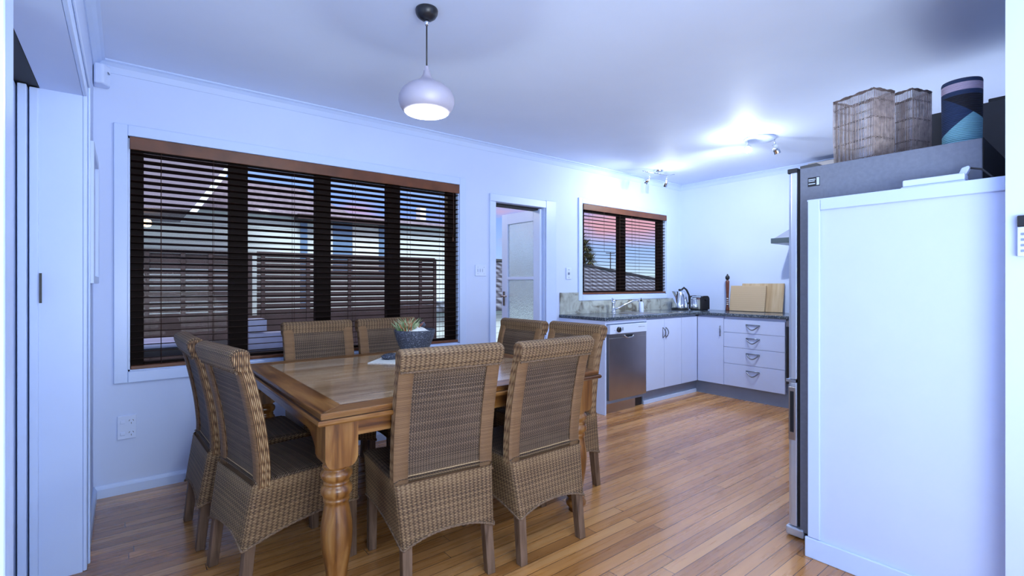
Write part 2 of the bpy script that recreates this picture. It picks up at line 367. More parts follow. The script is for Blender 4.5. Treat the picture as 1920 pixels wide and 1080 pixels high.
def roof_mat():
    m, nt, b = mat('dark_roof_tiles'); uv = nd(nt, 'ShaderNodeUVMap'); sp = nd(nt, 'ShaderNodeSeparateXYZ'); nt.links.new(uv.outputs[0], sp.inputs[0])
    a = mth(nt, 'ABSOLUTE', mth(nt, 'SINE', mth(nt, 'MULTIPLY', sp.outputs[0], pi/.3))); f = mth(nt, 'FRACT', mth(nt, 'DIVIDE', sp.outputs[1], .33))
    h = mth(nt, 'ADD', mth(nt, 'MULTIPLY', a, .5), mth(nt, 'MULTIPLY', f, .5))
    nt.links.new(ramp(nt, h, [(.2, (.015, .02, .03)), (.55, (.07, .085, .12)), (.9, (.22, .27, .36))]), b.inputs['Base Color']); b.inputs['Roughness'].default_value = .6
    bump(nt, h, b, .05, 1)
    return m
M['roof'] = roof_mat()
M['weatherboard'] = boards_mat('pale_weatherboard', (.72, .84, .86), .15)
M['deck'] = boards_mat('deck_boards', (.07, .04, .03), .14, 1, .2)
M['fence'] = simple('stained_fence', (.028, .016, .020), .6, var=.3, scale=6)
M['soffit'] = simple('grey_soffit', (.24, .22, .30), .7)
M['housewin'] = simple('house_window_blue', (.16, .27, .45), .2)
M['housetrim'] = simple('house_trim', (.80, .86, .86), .5)
M['bark'] = simple('tree_bark', (.10, .07, .05), .9)
M['leaf'] = simple('dusty_leaves', (.13, .14, .07), .7, var=.5, scale=3)

# ------------------------------------------------------------------ room shell
XL, YA, XB, ZC = -.14, 3.61, 5.615, 2.472
YN = -3.2; XR = 2.3; YO0, YO1, ZO = 1.0, 2.73, 1.995; TH = .13
fl = MB().box(XL-1.4, YN-.1, -.06, XB+.1, YA+.12, 0).build('floor', M['floor']); struct(fl)
ce = MB().box(XL-1.4, YN-.1, ZC, XB+.1, YA+.12, ZC+.06).build('ceiling', M['ceil']); struct(ce)
# back wall with openings (window 1, door, window 2)
W1 = (.012, 2.266, .700, 2.066); D1 = (2.652, 3.270, 0, 1.963); W2 = (3.790, 5.296, 1.090, 2.064)
mb = MB(); T = .12
xs = [XL-.13, W1[0], W1[1], D1[0], D1[1], W2[0], W2[1], XB+.1]
def wseg(x0, x1, z0, z1): mb.box(x0, YA, z0, x1, YA+T, z1)
wseg(xs[0], xs[1], 0, ZC); wseg(xs[1], xs[2], 0, W1[2]); wseg(xs[1], xs[2], W1[3], ZC); wseg(xs[2], xs[3], 0, ZC)
wseg(xs[3], xs[4], D1[3], ZC); wseg(xs[4], xs[5], 0, ZC); wseg(xs[5], xs[6], 0, W2[2]); wseg(xs[5], xs[6], W2[3], ZC); wseg(xs[6], xs[7], 0, ZC)
struct(mb.build('wall_back', M['wall']))
struct(MB().box(XB, .1, 0, XB+.1, YA, ZC).build('wall_right', M['wall']))
# left wall with wide sliding-door opening
mb = MB()
mb.box(XL-TH, YO1, 0, XL, YA, ZC); mb.box(XL-TH, YO0, ZO, XL, YO1, ZC); mb.box(XL-TH, YN, 0, XL, YO0, ZC)
struct(mb.build('wall_left', M['wall']))
struct(MB().box(XL-1.4, YN-.1, 0, XR+.1, YN, ZC).build('wall_rear', M['wall']))
struct(MB().box(XR, YN, 0, XR+.075, .262, ZC).build('wall_nib', M['wall']))
struct(MB().box(XR+.075, .0, 0, XB+.1, .1, ZC).build('wall_front', M['wall']))
# room beyond the sliding doors (closed by a wall)
struct(MB().box(XL-1.4, YN, 0, XL-1.3, YA+.1, ZC).build('wall_far_left', M['wall']))
struct(MB().box(XL-1.3, YA, 0, XL-.13, YA+.1, ZC).build('wall_hall_end', M['wall']))
# cornices
def cornice(name, pts):
    mb = MB()
    for i in range(len(pts)-1):
        (x0, y0), (x1, y1), (nx, ny) = pts[i][0], pts[i+1][0], pts[i][1]
        prof = [(0, -.062), (.006, -.062), (.012, -.05), (.022, -.03), (.038, -.014), (.052, -.008), (.052, 0), (0, 0)]
        b = len(mb.v)
        for (px, py) in ((x0, y0), (x1, y1)):
            for d, z in prof: mb.v.append((px+nx*d, py+ny*d, ZC+z))
        n = len(prof)
        for k in range(n): mb.face((b+k, b+(k+1) % n, b+n+(k+1) % n, b+n+k), None, 0, False)
        mb.face([b+k for k in range(n)]); mb.face([b+n+k for k in range(n)])
    return struct(mb.build(name, M['trim']))
cornice('trim_1', [((XL, YA), (0, -1)), ((XB, YA), (0, -1))])
cornice('trim_2', [((XB, YA), (-1, 0)), ((XB, .1), (-1, 0))])
cornice('trim_3', [((XL, YA), (1, 0)), ((XL, YN), (1, 0))])
def skirting(name, a, b, n, h=.068, d=.016):
    mb = MB(); x0, y0 = a; x1, y1 = b; nx, ny = n
    prof = [(0, 0), (d, 0), (d, h*.72), (d*.6, h*.86), (d*.35, h), (0, h)]
    for (px, py) in (a, b):
        for q, z in prof: mb.v.append((px+nx*q, py+ny*q, z))
    k = len(prof)
    for i in range(k): mb.face((i, (i+1) % k, k+(i+1) % k, k+i))
    mb.face(range(k)); mb.face([k+i for i in range(k)])
    return struct(mb.build(name, M['trim']))
skirting('baseboard_back', (XL, YA), (2.59, YA), (0, -1))
skirting('baseboard_left', (XL, YO1+.06), (XL, YA), (1, 0))
# architrave of the sliding-door opening
mb = MB(); mb.box(XL, YO1, 0, XL+.014, YO1+.07, ZO+.07); mb.box(XL, YO0-.07, 0, XL+.014, YO0, ZO+.07); mb.box(XL, YO0, ZO, XL+.014, YO1, ZO+.07)
mb.box(XL+.014, YO1+.055, 0, XL+.022, YO1+.07, ZO+.07); mb.box(XL+.014, YO0-.07, ZO+.055, XL+.022, YO1+.07, ZO+.07)
struct(mb.build('trim_4', M['trim'], bevel=.004))
# far jamb lining, door track
struct(MB().box(XL-TH-.005, YO1-.004, 0, XL, YO1, ZO).build('trim_5', M['trim']))
struct(MB().box(XL-.215, YO0-.3, ZO+.0, XL-TH-.002, YO1+.3, ZO+.09).build('trim_6', M['slot']))
def sliding_leaf(x, y0, y1, num, th=.030):
    d = MB().box(x-th, y0, .006, x, y1, ZO-.004).build('door_%d' % num, M['trim'], bevel=.003); struct(d)
    return d
dl = sliding_leaf(XL-.133, YO1-.02, YO1+.75, 1, .026)
MB().box(XL-.130, YO1-.024, 1.13, XL-.126+.004, YO1-.019, 1.25).build('latch', M['black'], dl)
sliding_leaf(XL-.164, YO1-.045, YO1+.75, 2, .026)
sliding_leaf(XL-.196, YO0+.85, YO1+.3, 3, .020)

# ------------------------------------------------------------------ windows and door
def window_frame(num, W, mull, depth=(.035, .095)):
    x0, x1, z0, z1 = W; y0, y1 = YA+depth[0], YA+depth[1]
    w = MB()
    t = .045
    w.box(x0, y0, z0, x0+.075, y1, z1); w.box(x1-.09, y0, z0, x1, y1, z1)
    w.box(x0+.075, y0, z0, x1-.09, y1, z0+t); w.box(x0+.075, y0, z1-.07, x1-.09, y1, z1)
    for a, b in mull: w.box(a, y0, z0+t, b, y1, z1-.07)
    o = struct(w.build('window_%d' % num, M['frame'], bevel=.003))
    ys = (y0+y1)/2; edges = [x0+.075] + [v for p in mull for v in p] + [x1-.09]
    for i in range(0, len(edges), 2):
        MB().box(edges[i], ys-.002, z0+t, edges[i+1], ys+.002, z1-.07).build('glass_pane', M['glass'], o)
    # reveal lining
    r = MB(); r.box(x0-.002, YA+.001, z0, x0+.010, y0, z1); r.box(x1-.010, YA+.001, z0, x1+.002, y0, z1); r.box(x0, YA+.001, z0-.002, x1, y0, z0+.010); r.box(x0, YA+.001, z1-.010, x1, y0, z1+.002)
    rv = r.build('reveal', M['trim'], o)
    return o
w1 = window_frame(1, W1, [(.531, .641), (1.078, 1.185), (1.625, 1.735)])
w2 = window_frame(2, W2, [(4.454, 4.559)])
def architrave(num, W, wd, sides='LRTB', th=.016):
    x0, x1, z0, z1 = W; m = MB(); y = YA-th
    tz = z1+(wd if 'T' in sides else 0); bz = z0-(wd if 'B' in sides else 0)
    if 'L' in sides: m.box(x0-wd, y, bz, x0, YA, tz)
    if 'R' in sides: m.box(x1, y, bz, x1+wd, YA, tz)
    if 'T' in sides: m.box(x0, y, z1, x1, YA, tz)
    if 'B' in sides: m.box(x0, y, bz, x1, YA, z0)
    return struct(m.build('trim_%d' % num, M['trim'], bevel=.004))
architrave(7, W1, .064); architrave(8, D1, .064, 'L', .014); architrave(9, W2, .056)
# door casing: right side is wide
mb = MB(); mb.box(D1[1], YA-.018, 0, D1[1]+.135, YA, D1[3]+.075); mb.box(D1[0]-.064, YA-.016, D1[3], D1[1], YA, D1[3]+.07)
struct(mb.build('trim_10', M['trim'], bevel=.004))
mb = MB(); mb.box(D1[0]-.001, YA, 0, D1[0]+.012, YA+T+.02, D1[3]); mb.box(D1[1]-.012, YA, 0, D1[1]+.001, YA+T+.02, D1[3]); mb.box(D1[0]+.012, YA+.05, D1[3]-.02, D1[1]-.012, YA+T+.02, D1[3], 1)
struct(mb.build('trim_11', [M['trim'], M['slot']]))
# open glazed door leaf, swung outward
dr = thing('door_4', (D1[1]-.050, YA+.025, 0), None, None, R(91.5)); dr['kind'] = 'structure'
LW = .60; sx = .095
m = MB(); m.box(0, -.036, .01, sx, 0, 1.955); m.box(LW-sx, -.036, .01, LW, 0, 1.955); m.box(sx, -.036, 1.845, LW-sx, 0, 1.955); m.box(sx, -.036, .01, LW-sx, 0, .30); m.box(sx, -.036, 1.255, LW-sx, 0, 1.285)
m.build('door_leaf', M['trim'], dr, .003)
MB().box(sx, -.021, 1.285, LW-sx, -.015, 1.845).build('glass_pane', M['frost'], dr)
MB().box(sx, -.021, .30, LW-sx, -.015, 1.255).build('glass_pane', M['frost'], dr)
h = MB(); h.box(LW-.058, .0, .98, LW-.028, .008, 1.13); h.tube([(LW-.043, .0, 1.08), (LW-.043, .045, 1.08), (LW-.14, .05, 1.08)], .008, 8)
h.box(LW-.058, -.044, .98, LW-.028, -.036, 1.13); h.tube([(LW-.043, -.036, 1.08), (LW-.043, -.08, 1.08), (LW-.14, -.085, 1.08)], .008, 8)
h.build('door_handle', M['steel'], dr)

# ------------------------------------------------------------------ blinds
def blind(W, label, xcords, nslat, val_h, loc_y=YA+.006, opened=0.0, sw=.033):
    x0, x1, z0, z1 = W; cx = (x0+x1)/2; t = thing('venetian_blind', (cx, loc_y, z0), label, 'blind')
    hw = (x1-x0)/2-.013; H = z1-z0
    v = MB(); v.box(-hw-.004, -.028, H-val_h, hw+.004, -.012, H-.004); v.build('valance', M['valance'], t, .003)
    hd = MB(); hd.box(-hw+.01, -.010, H-.05, hw-.01, .035, H-.012); hd.build('head_rail', M['frame'], t)
    s = MB(); top = H-val_h-.004; bot = .045; p = (top-bot)/nslat
    for i in range(nslat):
        z = bot+p*(i+.6)
        Mx = Matrix.Translation((0, .012, z)) @ Matrix.Rotation(opened, 4, 'X')
        s.prism([(-sw, -.0020), (.0, .0002), (sw, -.0020), (sw, .0012), (0, .0034), (-sw, .0012)], -hw, hw, 'x', M=Mx)
    s.build('slats', M['blind'], t)
    b = MB().box(-hw, -.014, .010, hw, .038, .030).build('bottom_rail', M['valance'], t, .003)
    c = MB()
    for xc in xcords:
        for yy in (-.016, .040): c.tube([(xc-cx, yy, .025), (xc-cx, yy, top+.02)], .0012, 4)
    c.build('ladder_cords', M['blindcord'], t)
    return t, hw, H
b1, hw, H1 = blind(W1, 'dark timber venetian blind with red-brown valance over the wide four-pane dining window', (.17, .44, .92, 1.35, 1.80, 2.10), 31, .078, opened=R(-6))
c = MB(); c.tube([(hw-.06, -.034, H1-.08), (hw-.058, -.036, H1-.4), (hw-.065, -.036, H1-.46)], .002, 5)
c.lathe([(.001, .03), (.006, .02), (.009, 0), (.001, -.004)], (hw-.065, -.036, H1-.49), 8)
c.build('pull_cord', M['blindcord'], b1)
b2, hw2, H2 = blind(W2, 'small timber venetian blind over the kitchen sink window', (3.95, 4.4, 4.75, 5.2), 23, .066, sw=.019)
for xx, dd in ((-.43, .5), (.05, .42)): MB().tube([(xx, -.034, H2-.07), (xx, -.036, H2-dd)], .0018, 5).build('pull_cord', M['blindcord'], b2)

M['groove'] = simple('dark_groove_tone', (.05, .018, .006), .5, var=.6, scale=30)  # dark brown tone for the strip in the table edge groove
# ------------------------------------------------------------------ dining table
TX0, TX1, TY0, TY1, TZ = .525, 1.99, 1.75, 3.16, .748
tcx, tcy = (TX0+TX1)/2, (TY0+TY1)/2; hx, hy = (TX1-TX0)/2, (TY1-TY0)/2
tb = thing('dining_table', (tcx, tcy, 0), 'square rustic pine dining table with turned legs, polished plank top', 'table')
bw = .105; ins = .014
MB().box(-hx+bw+ins, -hy+bw+ins, TZ-.03, hx-bw-ins, hy-bw-ins, TZ-.0005).build('tabletop', M['tabletop'], tb)
a, b_, c_, d_ = -hx+ins, hx-ins, -hy+ins, hy-ins
g = .0007
for poly, mm in (([(a, c_), (b_, c_), (b_-bw-g, c_+bw-g), (a+bw+g, c_+bw-g)], 'tablex'), ([(b_, d_), (a, d_), (a+bw+g, d_-bw+g), (b_-bw-g, d_-bw+g)], 'tablex'),
                 ([(a, d_-g), (a, c_+g), (a+bw-g, c_+bw+g), (a+bw-g, d_-bw-g)], 'tabley'), ([(b_, c_+g), (b_, d_-g), (b_-bw+g, d_-bw-g), (b_-bw+g, c_+bw+g)], 'tabley')):
    MB().prism(poly, TZ-.03, TZ).build('top_border', M[mm], tb, .0015)
def ring_mould(prof, name, m):
    mb = MB(); n = len(prof)
    cs = [(-1, -1), (1, -1), (1, 1), (-1, 1)]
    for sx_, sy_ in cs:
        for o_, z in prof: mb.v.append((sx_*(hx-o_), sy_*(hy-o_), z))
    for k in range(4):
        for i in range(n-1): mb.face((k*n+i, ((k+1) % 4)*n+i, ((k+1) % 4)*n+i+1, k*n+i+1), None, k % 2, False)
    return mb.build(name, m, tb)
ring_mould([(.03, TZ-.002), (.016, TZ-.002), (.013, TZ-.006), (.013, TZ-.014), (.020, TZ-.017), (.020, TZ-.021), (.004, TZ-.023), (0, TZ-.028), (0, TZ-.036), (.005, TZ-.042), (.02, TZ-.046), (.1, TZ-.046)], 'edge_moulding', [M['tablex'], M['tabley']])
ring_mould([(.0122, TZ-.0135), (.0190, TZ-.0165), (.0190, TZ-.0203), (.0055, TZ-.0219)], 'groove_strip', [M['groove'], M['groove']])  # separate dark strip lining the groove of the edge moulding
AI = .036; az0, az1 = .646, TZ-.045
LEGC = (hx-AI-.060, hy-AI-.060)
def apron(L, swapxy, sgn):
    br = .055 if swapxy else .0
    n = 40; pts = []
    for i in range(n+1):
        x = -L+2*L*i/n; e = max(0, abs(x)-(L-.10))/.10
        z = az0-br*(e**1.6) if e > 0 else az0
        pts.append((x, z))
    poly = pts+[(L, az1), (-L, az1)]
    m = MB()
    if not swapxy: m.prism(poly, sgn*(hy-AI)-sgn*.0, sgn*(hy-AI-.024), 'y')
    else: m.prism(poly, sgn*(hx-AI), sgn*(hx-AI-.024), 'x')
    m.build('apron', M['tabley' if swapxy else 'tablex'], tb)
for sg in (-1, 1):
    apron(LEGC[0]-.060, False, sg); apron(LEGC[1]-.060, True, sg)
legprof = [(.0, .600), (.040, .600), (.046, .590), (.047, .584), (.041, .578), (.043, .574), (.050, .568), (.053, .560), (.052, .550), (.046, .540), (.040, .535), (.044, .531), (.044, .526), (.041, .523), (.049, .517), (.0525, .506), (.052, .495), (.046, .484), (.041, .478), (.044, .474), (.044, .466), (.039, .462), (.040, .452), (.045, .425), (.051, .39), (.053, .36), (.051, .32), (.045, .275), (.038, .235), (.033, .195), (.031, .165), (.034, .155), (.042, .148), (.044, .138), (.036, .128), (.038, .12), (.046, .105), (.050, .085), (.047, .06), (.038, .035), (.033, .02), (.036, .0), (0, 0)]
legprof = [(r*1.087, (1.204-(1.204-z)*1.087) if z > .19 else z*.54) for r, z in legprof]
for sx_ in (-1, 1):
    for sy_ in (-1, 1):
        m = MB(); cx, cy = sx_*LEGC[0], sy_*LEGC[1]; bb = .060
        m.box(cx-bb, cy-bb, .574, cx+bb, cy+bb, az1)
        m.prism([(cx-bb, .5745), (cx+bb, .5745), (cx+bb, .570), (cx+bb-.006, .553), (cx+bb-.016, .541), (cx+bb-.030, .536), (cx-bb+.030, .536), (cx-bb+.016, .541), (cx-bb+.006, .553), (cx-bb, .570)][::-1], cy-bb, cy+bb, 'y')
        m.lathe(legprof, (cx, cy, 0), 32)
        m.build('leg', M['tablez'], tb)

# ------------------------------------------------------------------ chairs
def make_chair():
    t = thing('dining_chair', (0, 0, 0), None, 'chair')
    wt, ws, wk = .440, .436, .405; D = .485; SZ = .452
    prof = [(.050, .425), (.052, .47), (.050, .52), (.042, .60), (.030, .68), (.014, .76), (-.004, .84), (-.022, .90), (-.034, .955)]
    th = .052
    def P(v):
        k = v*(len(prof)-1); i = min(int(k), len(prof)-2); f = k-i
        def cr(q):  # catmull-rom
            p0 = prof[max(i-1, 0)][q]; p1 = prof[i][q]; p2 = prof[i+1][q]; p3 = prof[min(i+2, len(prof)-1)][q]
            return .5*((2*p1)+(-p0+p2)*f+(2*p0-5*p1+4*p2-p3)*f*f+(-p0+3*p1-3*p2+p3)*f**3)
        return cr(0), cr(1)
    def width(v): return (ws+(wt-ws)*v)/2
    Ltot = .55
    # stiles: rounded box section, four sides in their own weave
    sw = .060
    for sd in (-1, 1):
        m = MB(); r = .010
        def sec(u0, v, side):
            # side 0 rear,1 outer,2 front,3 inner ; u0 along the side
            y, z = P(v); xo = width(v); 
            ins = r*(1-sin(pi*min(max(u0, .0), 1))**.25) if u0 in (0, 1) else 0
            if side == 0: x = xo-sw+u0*sw; yy = y + (r*.6 if u0 in (0., 1.) else 0)
            if side == 1: x = xo; yy = y+r*.6+u0*(th-r*1.2)
            if side == 2: x = xo-u0*sw; yy = y+th-(r*.6 if u0 in (0., 1.) else 0)
            if side == 3: x = xo-sw; yy = y+th-r*.6-u0*(th-r*1.2)
            if side in (0, 2) and u0 in (0., 1.): x = x
            return (sd*x, yy, z)
        NV = 24
        for side, (mi, wdt) in enumerate(((1, sw), (0, th), (1, sw), (0, th))):
            us = 6
            def fn(u, v, side=side):
                uu = u
                p = sec(round(uu, 6), v, side); return p
            def uvf(u, v, wdt=wdt, side=side): return (u*wdt+side*.1, v*Ltot)
            m.grid(fn, us, NV, False, mi, True, uvf)
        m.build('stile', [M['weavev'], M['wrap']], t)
    # recessed panel
    m = MB(); xi = lambda v: width(v)-sw+.004
    def pr(u, v):
        y, z = P(.04+v*.88); return ((-1+2*u)*xi(v), y+.012, z)
    def pf(u, v):
        y, z = P(.04+v*.88); return ((1-2*u)*xi(v), y+th-.008, z)
    m.grid(pr, 12, 20, False, 0, True, lambda u, v: (u*.32, v*.48)); m.grid(pf, 12, 20, False, 0, True, lambda u, v: (u*.32, v*.48))
    m.build('back_panel', M['panelw'], t)
    # lower cross rail of the back
    m = MB()
    def lr(u, v):
        a = 2*pi*v; y, z = P(.07); return ((-1+2*u)*(ws/2-sw+.004), y+.03+.024*cos(a), z+.002+.018*sin(a))
    m.grid(lr, 8, 10, False, 0, True, lambda u, v: (u*.32, v*.09)); m.build('lower_rail', M['braid'], t)
    # top rail, slightly rolled to the rear
    m = MB(); n = 14; hw_ = wt/2+.003
    sec = []
    zt = .964
    for k in range(n+1):
        a = pi*(1.0) * k/n
        sec.append((-.004+.036*(-cos(a)) -.002, zt-.028+.028*sin(a)))
    sec = [(-.018, zt-.088)] + [(-.028, zt-.080), (-.036, zt-.060)] + [(-.043, zt-.040)] + [(-.009 + .036*(-cos(pi*k/10)), zt-.026+.026*sin(pi*k/10)) for k in range(11)] + [(.026, zt-.055), (.024, zt-.09)]
    L = [0]
    for i in range(1, len(sec)): L.append(L[-1]+math.dist(sec[i], sec[i-1]))
    ns = len(sec)-1
    def tr(u, v):
        i = int(round(v*ns)); y, z = sec[i]
        x = (-1+2*u)*hw_; e = max(0, abs(x)-(hw_-.014))/.014
        cy_, cz_ = -.012, zt-.05; k = 1-.16*e*e
        return (x, cy_+(y-cy_)*k, cz_+(z-cz_)*k)
    m.grid(tr, 40, ns, False, 0, True, lambda u, v: (u*.44, L[int(round(v*ns))]))
    b = len(m.v)
    for sd in (0, 1):
        m.v += [tr(sd, i/ns) for i in range(ns+1)]
        m.face([b+sd*(ns+1)+i for i in range(ns+1)], [(0.2+sec[i][0], sec[i][1]) for i in range(ns+1)], 1, False)
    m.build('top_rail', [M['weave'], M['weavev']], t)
    # braid under the top rail
    m = MB()
    for k in range(2): m.tube([((-1+2*i/30)*(wt/2-.004), -.020+.003*sin(i*2+k*pi), .876+.003*cos(i*2+k*pi)) for i in range(31)], .0040, 6)
    m.build('braid', M['edge'], t)
    # seat
    m = MB(); r = .02
    def st(u, v):
        x = (-1+2*u)*ws/2; y = .045+v*(D-.045); z = SZ+.008*sin(pi*u)*sin(pi*min(1, v*1.1))
        ex = max(0, abs(x)-(ws/2-.015))/.015; ey = max(0, y-(D-.015))/.015
        return (x, y, z-.010*(ex**2)-.010*(ey**2))
    m.grid(st, 24, 24, False, 0, True, lambda u, v: (u*ws, v*(D-.045)))
    m.build('seat', M['seatw'], t)
    # rear ledge between back and skirt
    m = MB()
    m.grid(lambda u, v: ((-1+2*u)*(ws/2-.002), .036+v*.05, .418+v*.02), 10, 3, False, 0, True, lambda u, v: (u*.43, v*.05)); m.build('ledge', M['wrap'], t)
    # skirt
    m = MB(); rc = .016
    def outline(s_, hx_, y0, y1, zz=0):
        # s_ in 0..4 : side index + fraction: rear (L->R), right, front(R->L), left
        k = int(s_) % 4; f = s_-int(s_)
        if k == 0: return (-hx_+f*2*hx_, y0)
        if k == 1: return (hx_, y0+f*(y1-y0))
        if k == 2: return (hx_-f*2*hx_, y1)
        return (-hx_, y1-f*(y1-y0))
    zbr, zbf = .198, .250
    def zb(s_):
        k = int(s_) % 4; f = s_-int(s_)
        if k == 0: return zbr+.042*(1-abs(2*f-1)**2.2)
        if k == 1: return zbr+(zbf-zbr)*f+.030*(1-abs(2*f-1)**2.2)
        if k == 2: return zbf+.035*(1-abs(2*f-1)**2.2)
        return zbf+(zbr-zbf)*f+.030*(1-abs(2*f-1)**2.2)
    def sk(u, v):
        s_ = u*4; 
        if s_ >= 4: s_ = 0
        z1_ = .436 if int(s_) % 4 == 0 else .446; z0_ = zb(s_)
        top_y0 = .040; k = int(s_) % 4; f = s_-int(s_)
        if k in (1, 3): z1_ = .446
        z = z1_+(z0_-z1_)*v
        q = (.446-z)/(.446-.2)  # 0 top,1 bottom
        hx_ = ws/2+(wk/2-ws/2)*q; y0 = .040-.040*q; y1 = D
        x, y = outline(s_, hx_, y0, y1)
        # round the corners
        cf = min(f, 1-f)*( .44 if k in (0, 2) else .45)
        if cf < .02:
            dlt = (1-cf/.02)**2*.006; cxm, cym = 0, (y0+y1)/2
            x -= dlt*(1 if x > 0 else -1); y += dlt*(1 if y < cym else -1)
        return (x, y, z)
    per = [.42, .45, .43, .45]
    def suv(u, v):
        s_ = min(u*4, 4); k = int(s_); f = s_-k; d = sum(per[:k])+(per[k]*f if k < 4 else 0)
        s2 = s_ % 4; z1_ = .446; z = z1_+(zb(s2)-z1_)*v
        return (d, z)
    m.grid(sk, 96, 12, False, 0, True, suv)
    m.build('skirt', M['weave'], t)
    m = MB()
    for k2 in range(2):
        pts = []
        for i in range(192):
            x, y, z = sk(i/192, 1.0); pts.append((x*1.006, (y-.24)*1.006+.24, z+.0025*sin(i*1.3+pi*k2)))
        m.tube(pts, .0035, 5, closed=True)
    m.build('skirt_braid', M['edge'], t)
    # legs
    def leg(x0, y0, xt, yt, wd):
        m = MB(); b = .5*wd
        bot = [(x0-b*.85, y0-b*.85, 0), (x0+b*.85, y0-b*.85, 0), (x0+b*.85, y0+b*.85, 0), (x0-b*.85, y0+b*.85, 0)]
        top = [(xt-b, yt-b, .40), (xt+b, yt-b, .40), (xt+b, yt+b, .40), (xt-b, yt+b, .40)]
        m.v = bot+top
        for q in ((0,3,2,1),(4,5,6,7),(0,1,5,4),(1,2,6,5),(2,3,7,6),(3,0,4,7)): m.face(q)
        m.build('leg', M['chairleg'], t, .003)
    for sd in (-1, 1):
        leg(sd*(.201-.019), .012, sd*(.201-.028), .055, .043); leg(sd*(.201-.019), D-.026, sd*(.201-.022), D-.03, .042)
    return t
chair = make_chair()
CH = [ (1.017, 1.675, -5.8, 'wicker dining chair nearest the camera, back turned, beside the front table leg'),
       (1.523, 1.618, .7, 'wicker dining chair with its back to the camera, nearest the front right table corner'),
       (.310, 2.266, -81.0, 'nearer of two wicker dining chairs on the left side of the table'),
       (.247, 2.810, -87.5, 'farther of two wicker dining chairs on the left side of the table'),
       (1.005, 3.350, 180, 'wicker dining chair on the window side of the table, left of the potted plant'),
       (1.49, 3.350, 180, 'wicker dining chair on the window side, mostly behind the potted plant'),
       (2.17, 2.63, 91, 'farther of two wicker dining chairs on the right side, before the open door'),
       (2.235, 2.18, 91, 'nearer of two wicker dining chairs on the right side of the table') ]
for i, (x, y, a, lab) in enumerate(CH):
    c = chair if i == 0 else copy_tree(chair)
    c.location = (x, y, 0); c.scale = (1, 1, 1); c.rotation_euler = (0, 0, R(a)); tag(c, lab, 'chair', 'wicker chairs around the dining table')

# ------------------------------------------------------------------ things on the table
px, py = 1.40, 2.74
m = MB().prism([(px-.30, py), (px, py-.30), (px+.30, py), (px, py+.30)], TZ, TZ+.004).build('placemat', M['mat']); tag(m, 'square cream placemat set diagonally under the stone planter', 'placemat')
pt = thing('stone_planter', (px, py, TZ+.004), 'dark speckled stone bowl planter with succulents and white pebbles', 'planter')
MB().lathe([(0, 0), (.045, 0), (.052, .004), (.068, .04), (.085, .08), (.100, .125), (.110, .172), (.108, .176), (.102, .172), (.096, .15), (0, .148)], (0, 0, 0), 48).build('bowl', M['stone'], pt)
def peb(u, v):
    r = .099*v; a = 2*pi*u; return (r*cos(a), r*sin(a), .150+.042*max(0, cos(min(v, 1)*pi/2))*(1 if cos(a-R(-40)) > -.9 else .9)+.006*sin(5*a+9*v))
MB().grid(peb, 32, 10, True).build('pebbles', M['pebble'], pt)
m = MB()
for i in range(230):
    a = random.uniform(0, 2*pi); r = random.uniform(0, .055); bx, by = -.035+r*cos(a), .015+r*sin(a)
    ln = random.uniform(.03, .085)*(1.2-r*8); le = random.uniform(.1, .8); da = random.uniform(0, 2*pi) if r < .02 else a+random.uniform(-.6, .6)
    p0 = Vector((bx, by, .155)); p1 = p0+Vector((cos(da)*ln*le*.4, sin(da)*ln*le*.4, ln*.6)); p2 = p0+Vector((cos(da)*ln*le, sin(da)*ln*le, ln))
    if math.hypot(p2.x, p2.y) > .13: continue
    m.tube([p0, p1, p2], [.0035, .0028, .0006], 4, mi=random.choice((0, 0, 1, 1, 2)))
M['plant2'] = simple('succulent_pale', (.42, .50, .30), .5, var=.3, scale=60); M['plant3'] = simple('succulent_red', (.45, .12, .05), .5, var=.3)
m.build('succulents', [M['plant'], M['plant2'], M['plant3']], pt)
m = MB(); m.lathe([(0, -.012), (.010, -.010), (.018, 0), (.014, .012), (.006, .02), (0, .021)], (.045, -.005, .200), 8); m.build('pebble', M['stone'], pt)
m = MB(); m.lathe([(0, 0), (.035, 0), (.046, .012), (.046, .022), (.030, .032), (.012, .036), (0, .036)], (0, 0, 0), 20)
o = m.build('stone', M['stone']); o.location = (px-.135, py+.055, TZ+.004); o.scale = (1.2, .95, 1); tag(o, 'smooth dark speckled stone lying on the placemat beside the planter', 'stone')

pt.scale = (1.14, 1.14, 1.0)
# ------------------------------------------------------------------ pendant lamp
pl = thing('pendant_lamp', (1.091, 2.016, ZC), 'onion-shaped metal pendant lamp hanging over the dining table', 'lamp')
m = MB(); m.lathe([(0, 0), (.050, 0), (.052, -.006), (.050, -.020), (.042, -.034), (.026, -.046), (.008, -.050), (0, -.050)], (0, 0, 0), 32); m.build('canopy', M['black'], pl)
m = MB(); m.lathe([(0, -.05), (.010, -.05), (.012, -.062), (.006, -.075), (0, -.075)], (0, 0, 0), 12); m.build('cord_grip', M['chrome'], pl)
m = MB().tube([(0, 0, -.07), (0, 0, -.262)], .0035, 8).build('cord', M['cordm'], pl)
M['shade'] = simple('brushed_shade', (.52, .49, .58), .5, .25, var=.05)
sh = [(.009, -.262), (.010, -.278), (.014, -.282), (.018, -.300), (.030, -.322), (.058, -.342), (.090, -.358), (.114, -.380), (.126, -.405), (.127, -.428), (.120, -.450), (.108, -.468), (.098, -.477), (.094, -.477), (.104, -.464), (.116, -.447), (.122, -.428), (.121, -.406), (.110, -.384), (.086, -.363), (.055, -.348), (.025, -.335), (0, -.330)]
def shade_fn(u, v):
    i = int(round(v*(len(sh)-1))); r, z = sh[i]; return (r*cos(2*pi*u), r*sin(2*pi*u), z)
MB().grid(shade_fn, 48, len(sh)-1, True).build('lamp_shade', M['shade'], pl)
M['bulb'] = emis('lamp_diffuser_glow', (.85, .97, 1.0), 6)
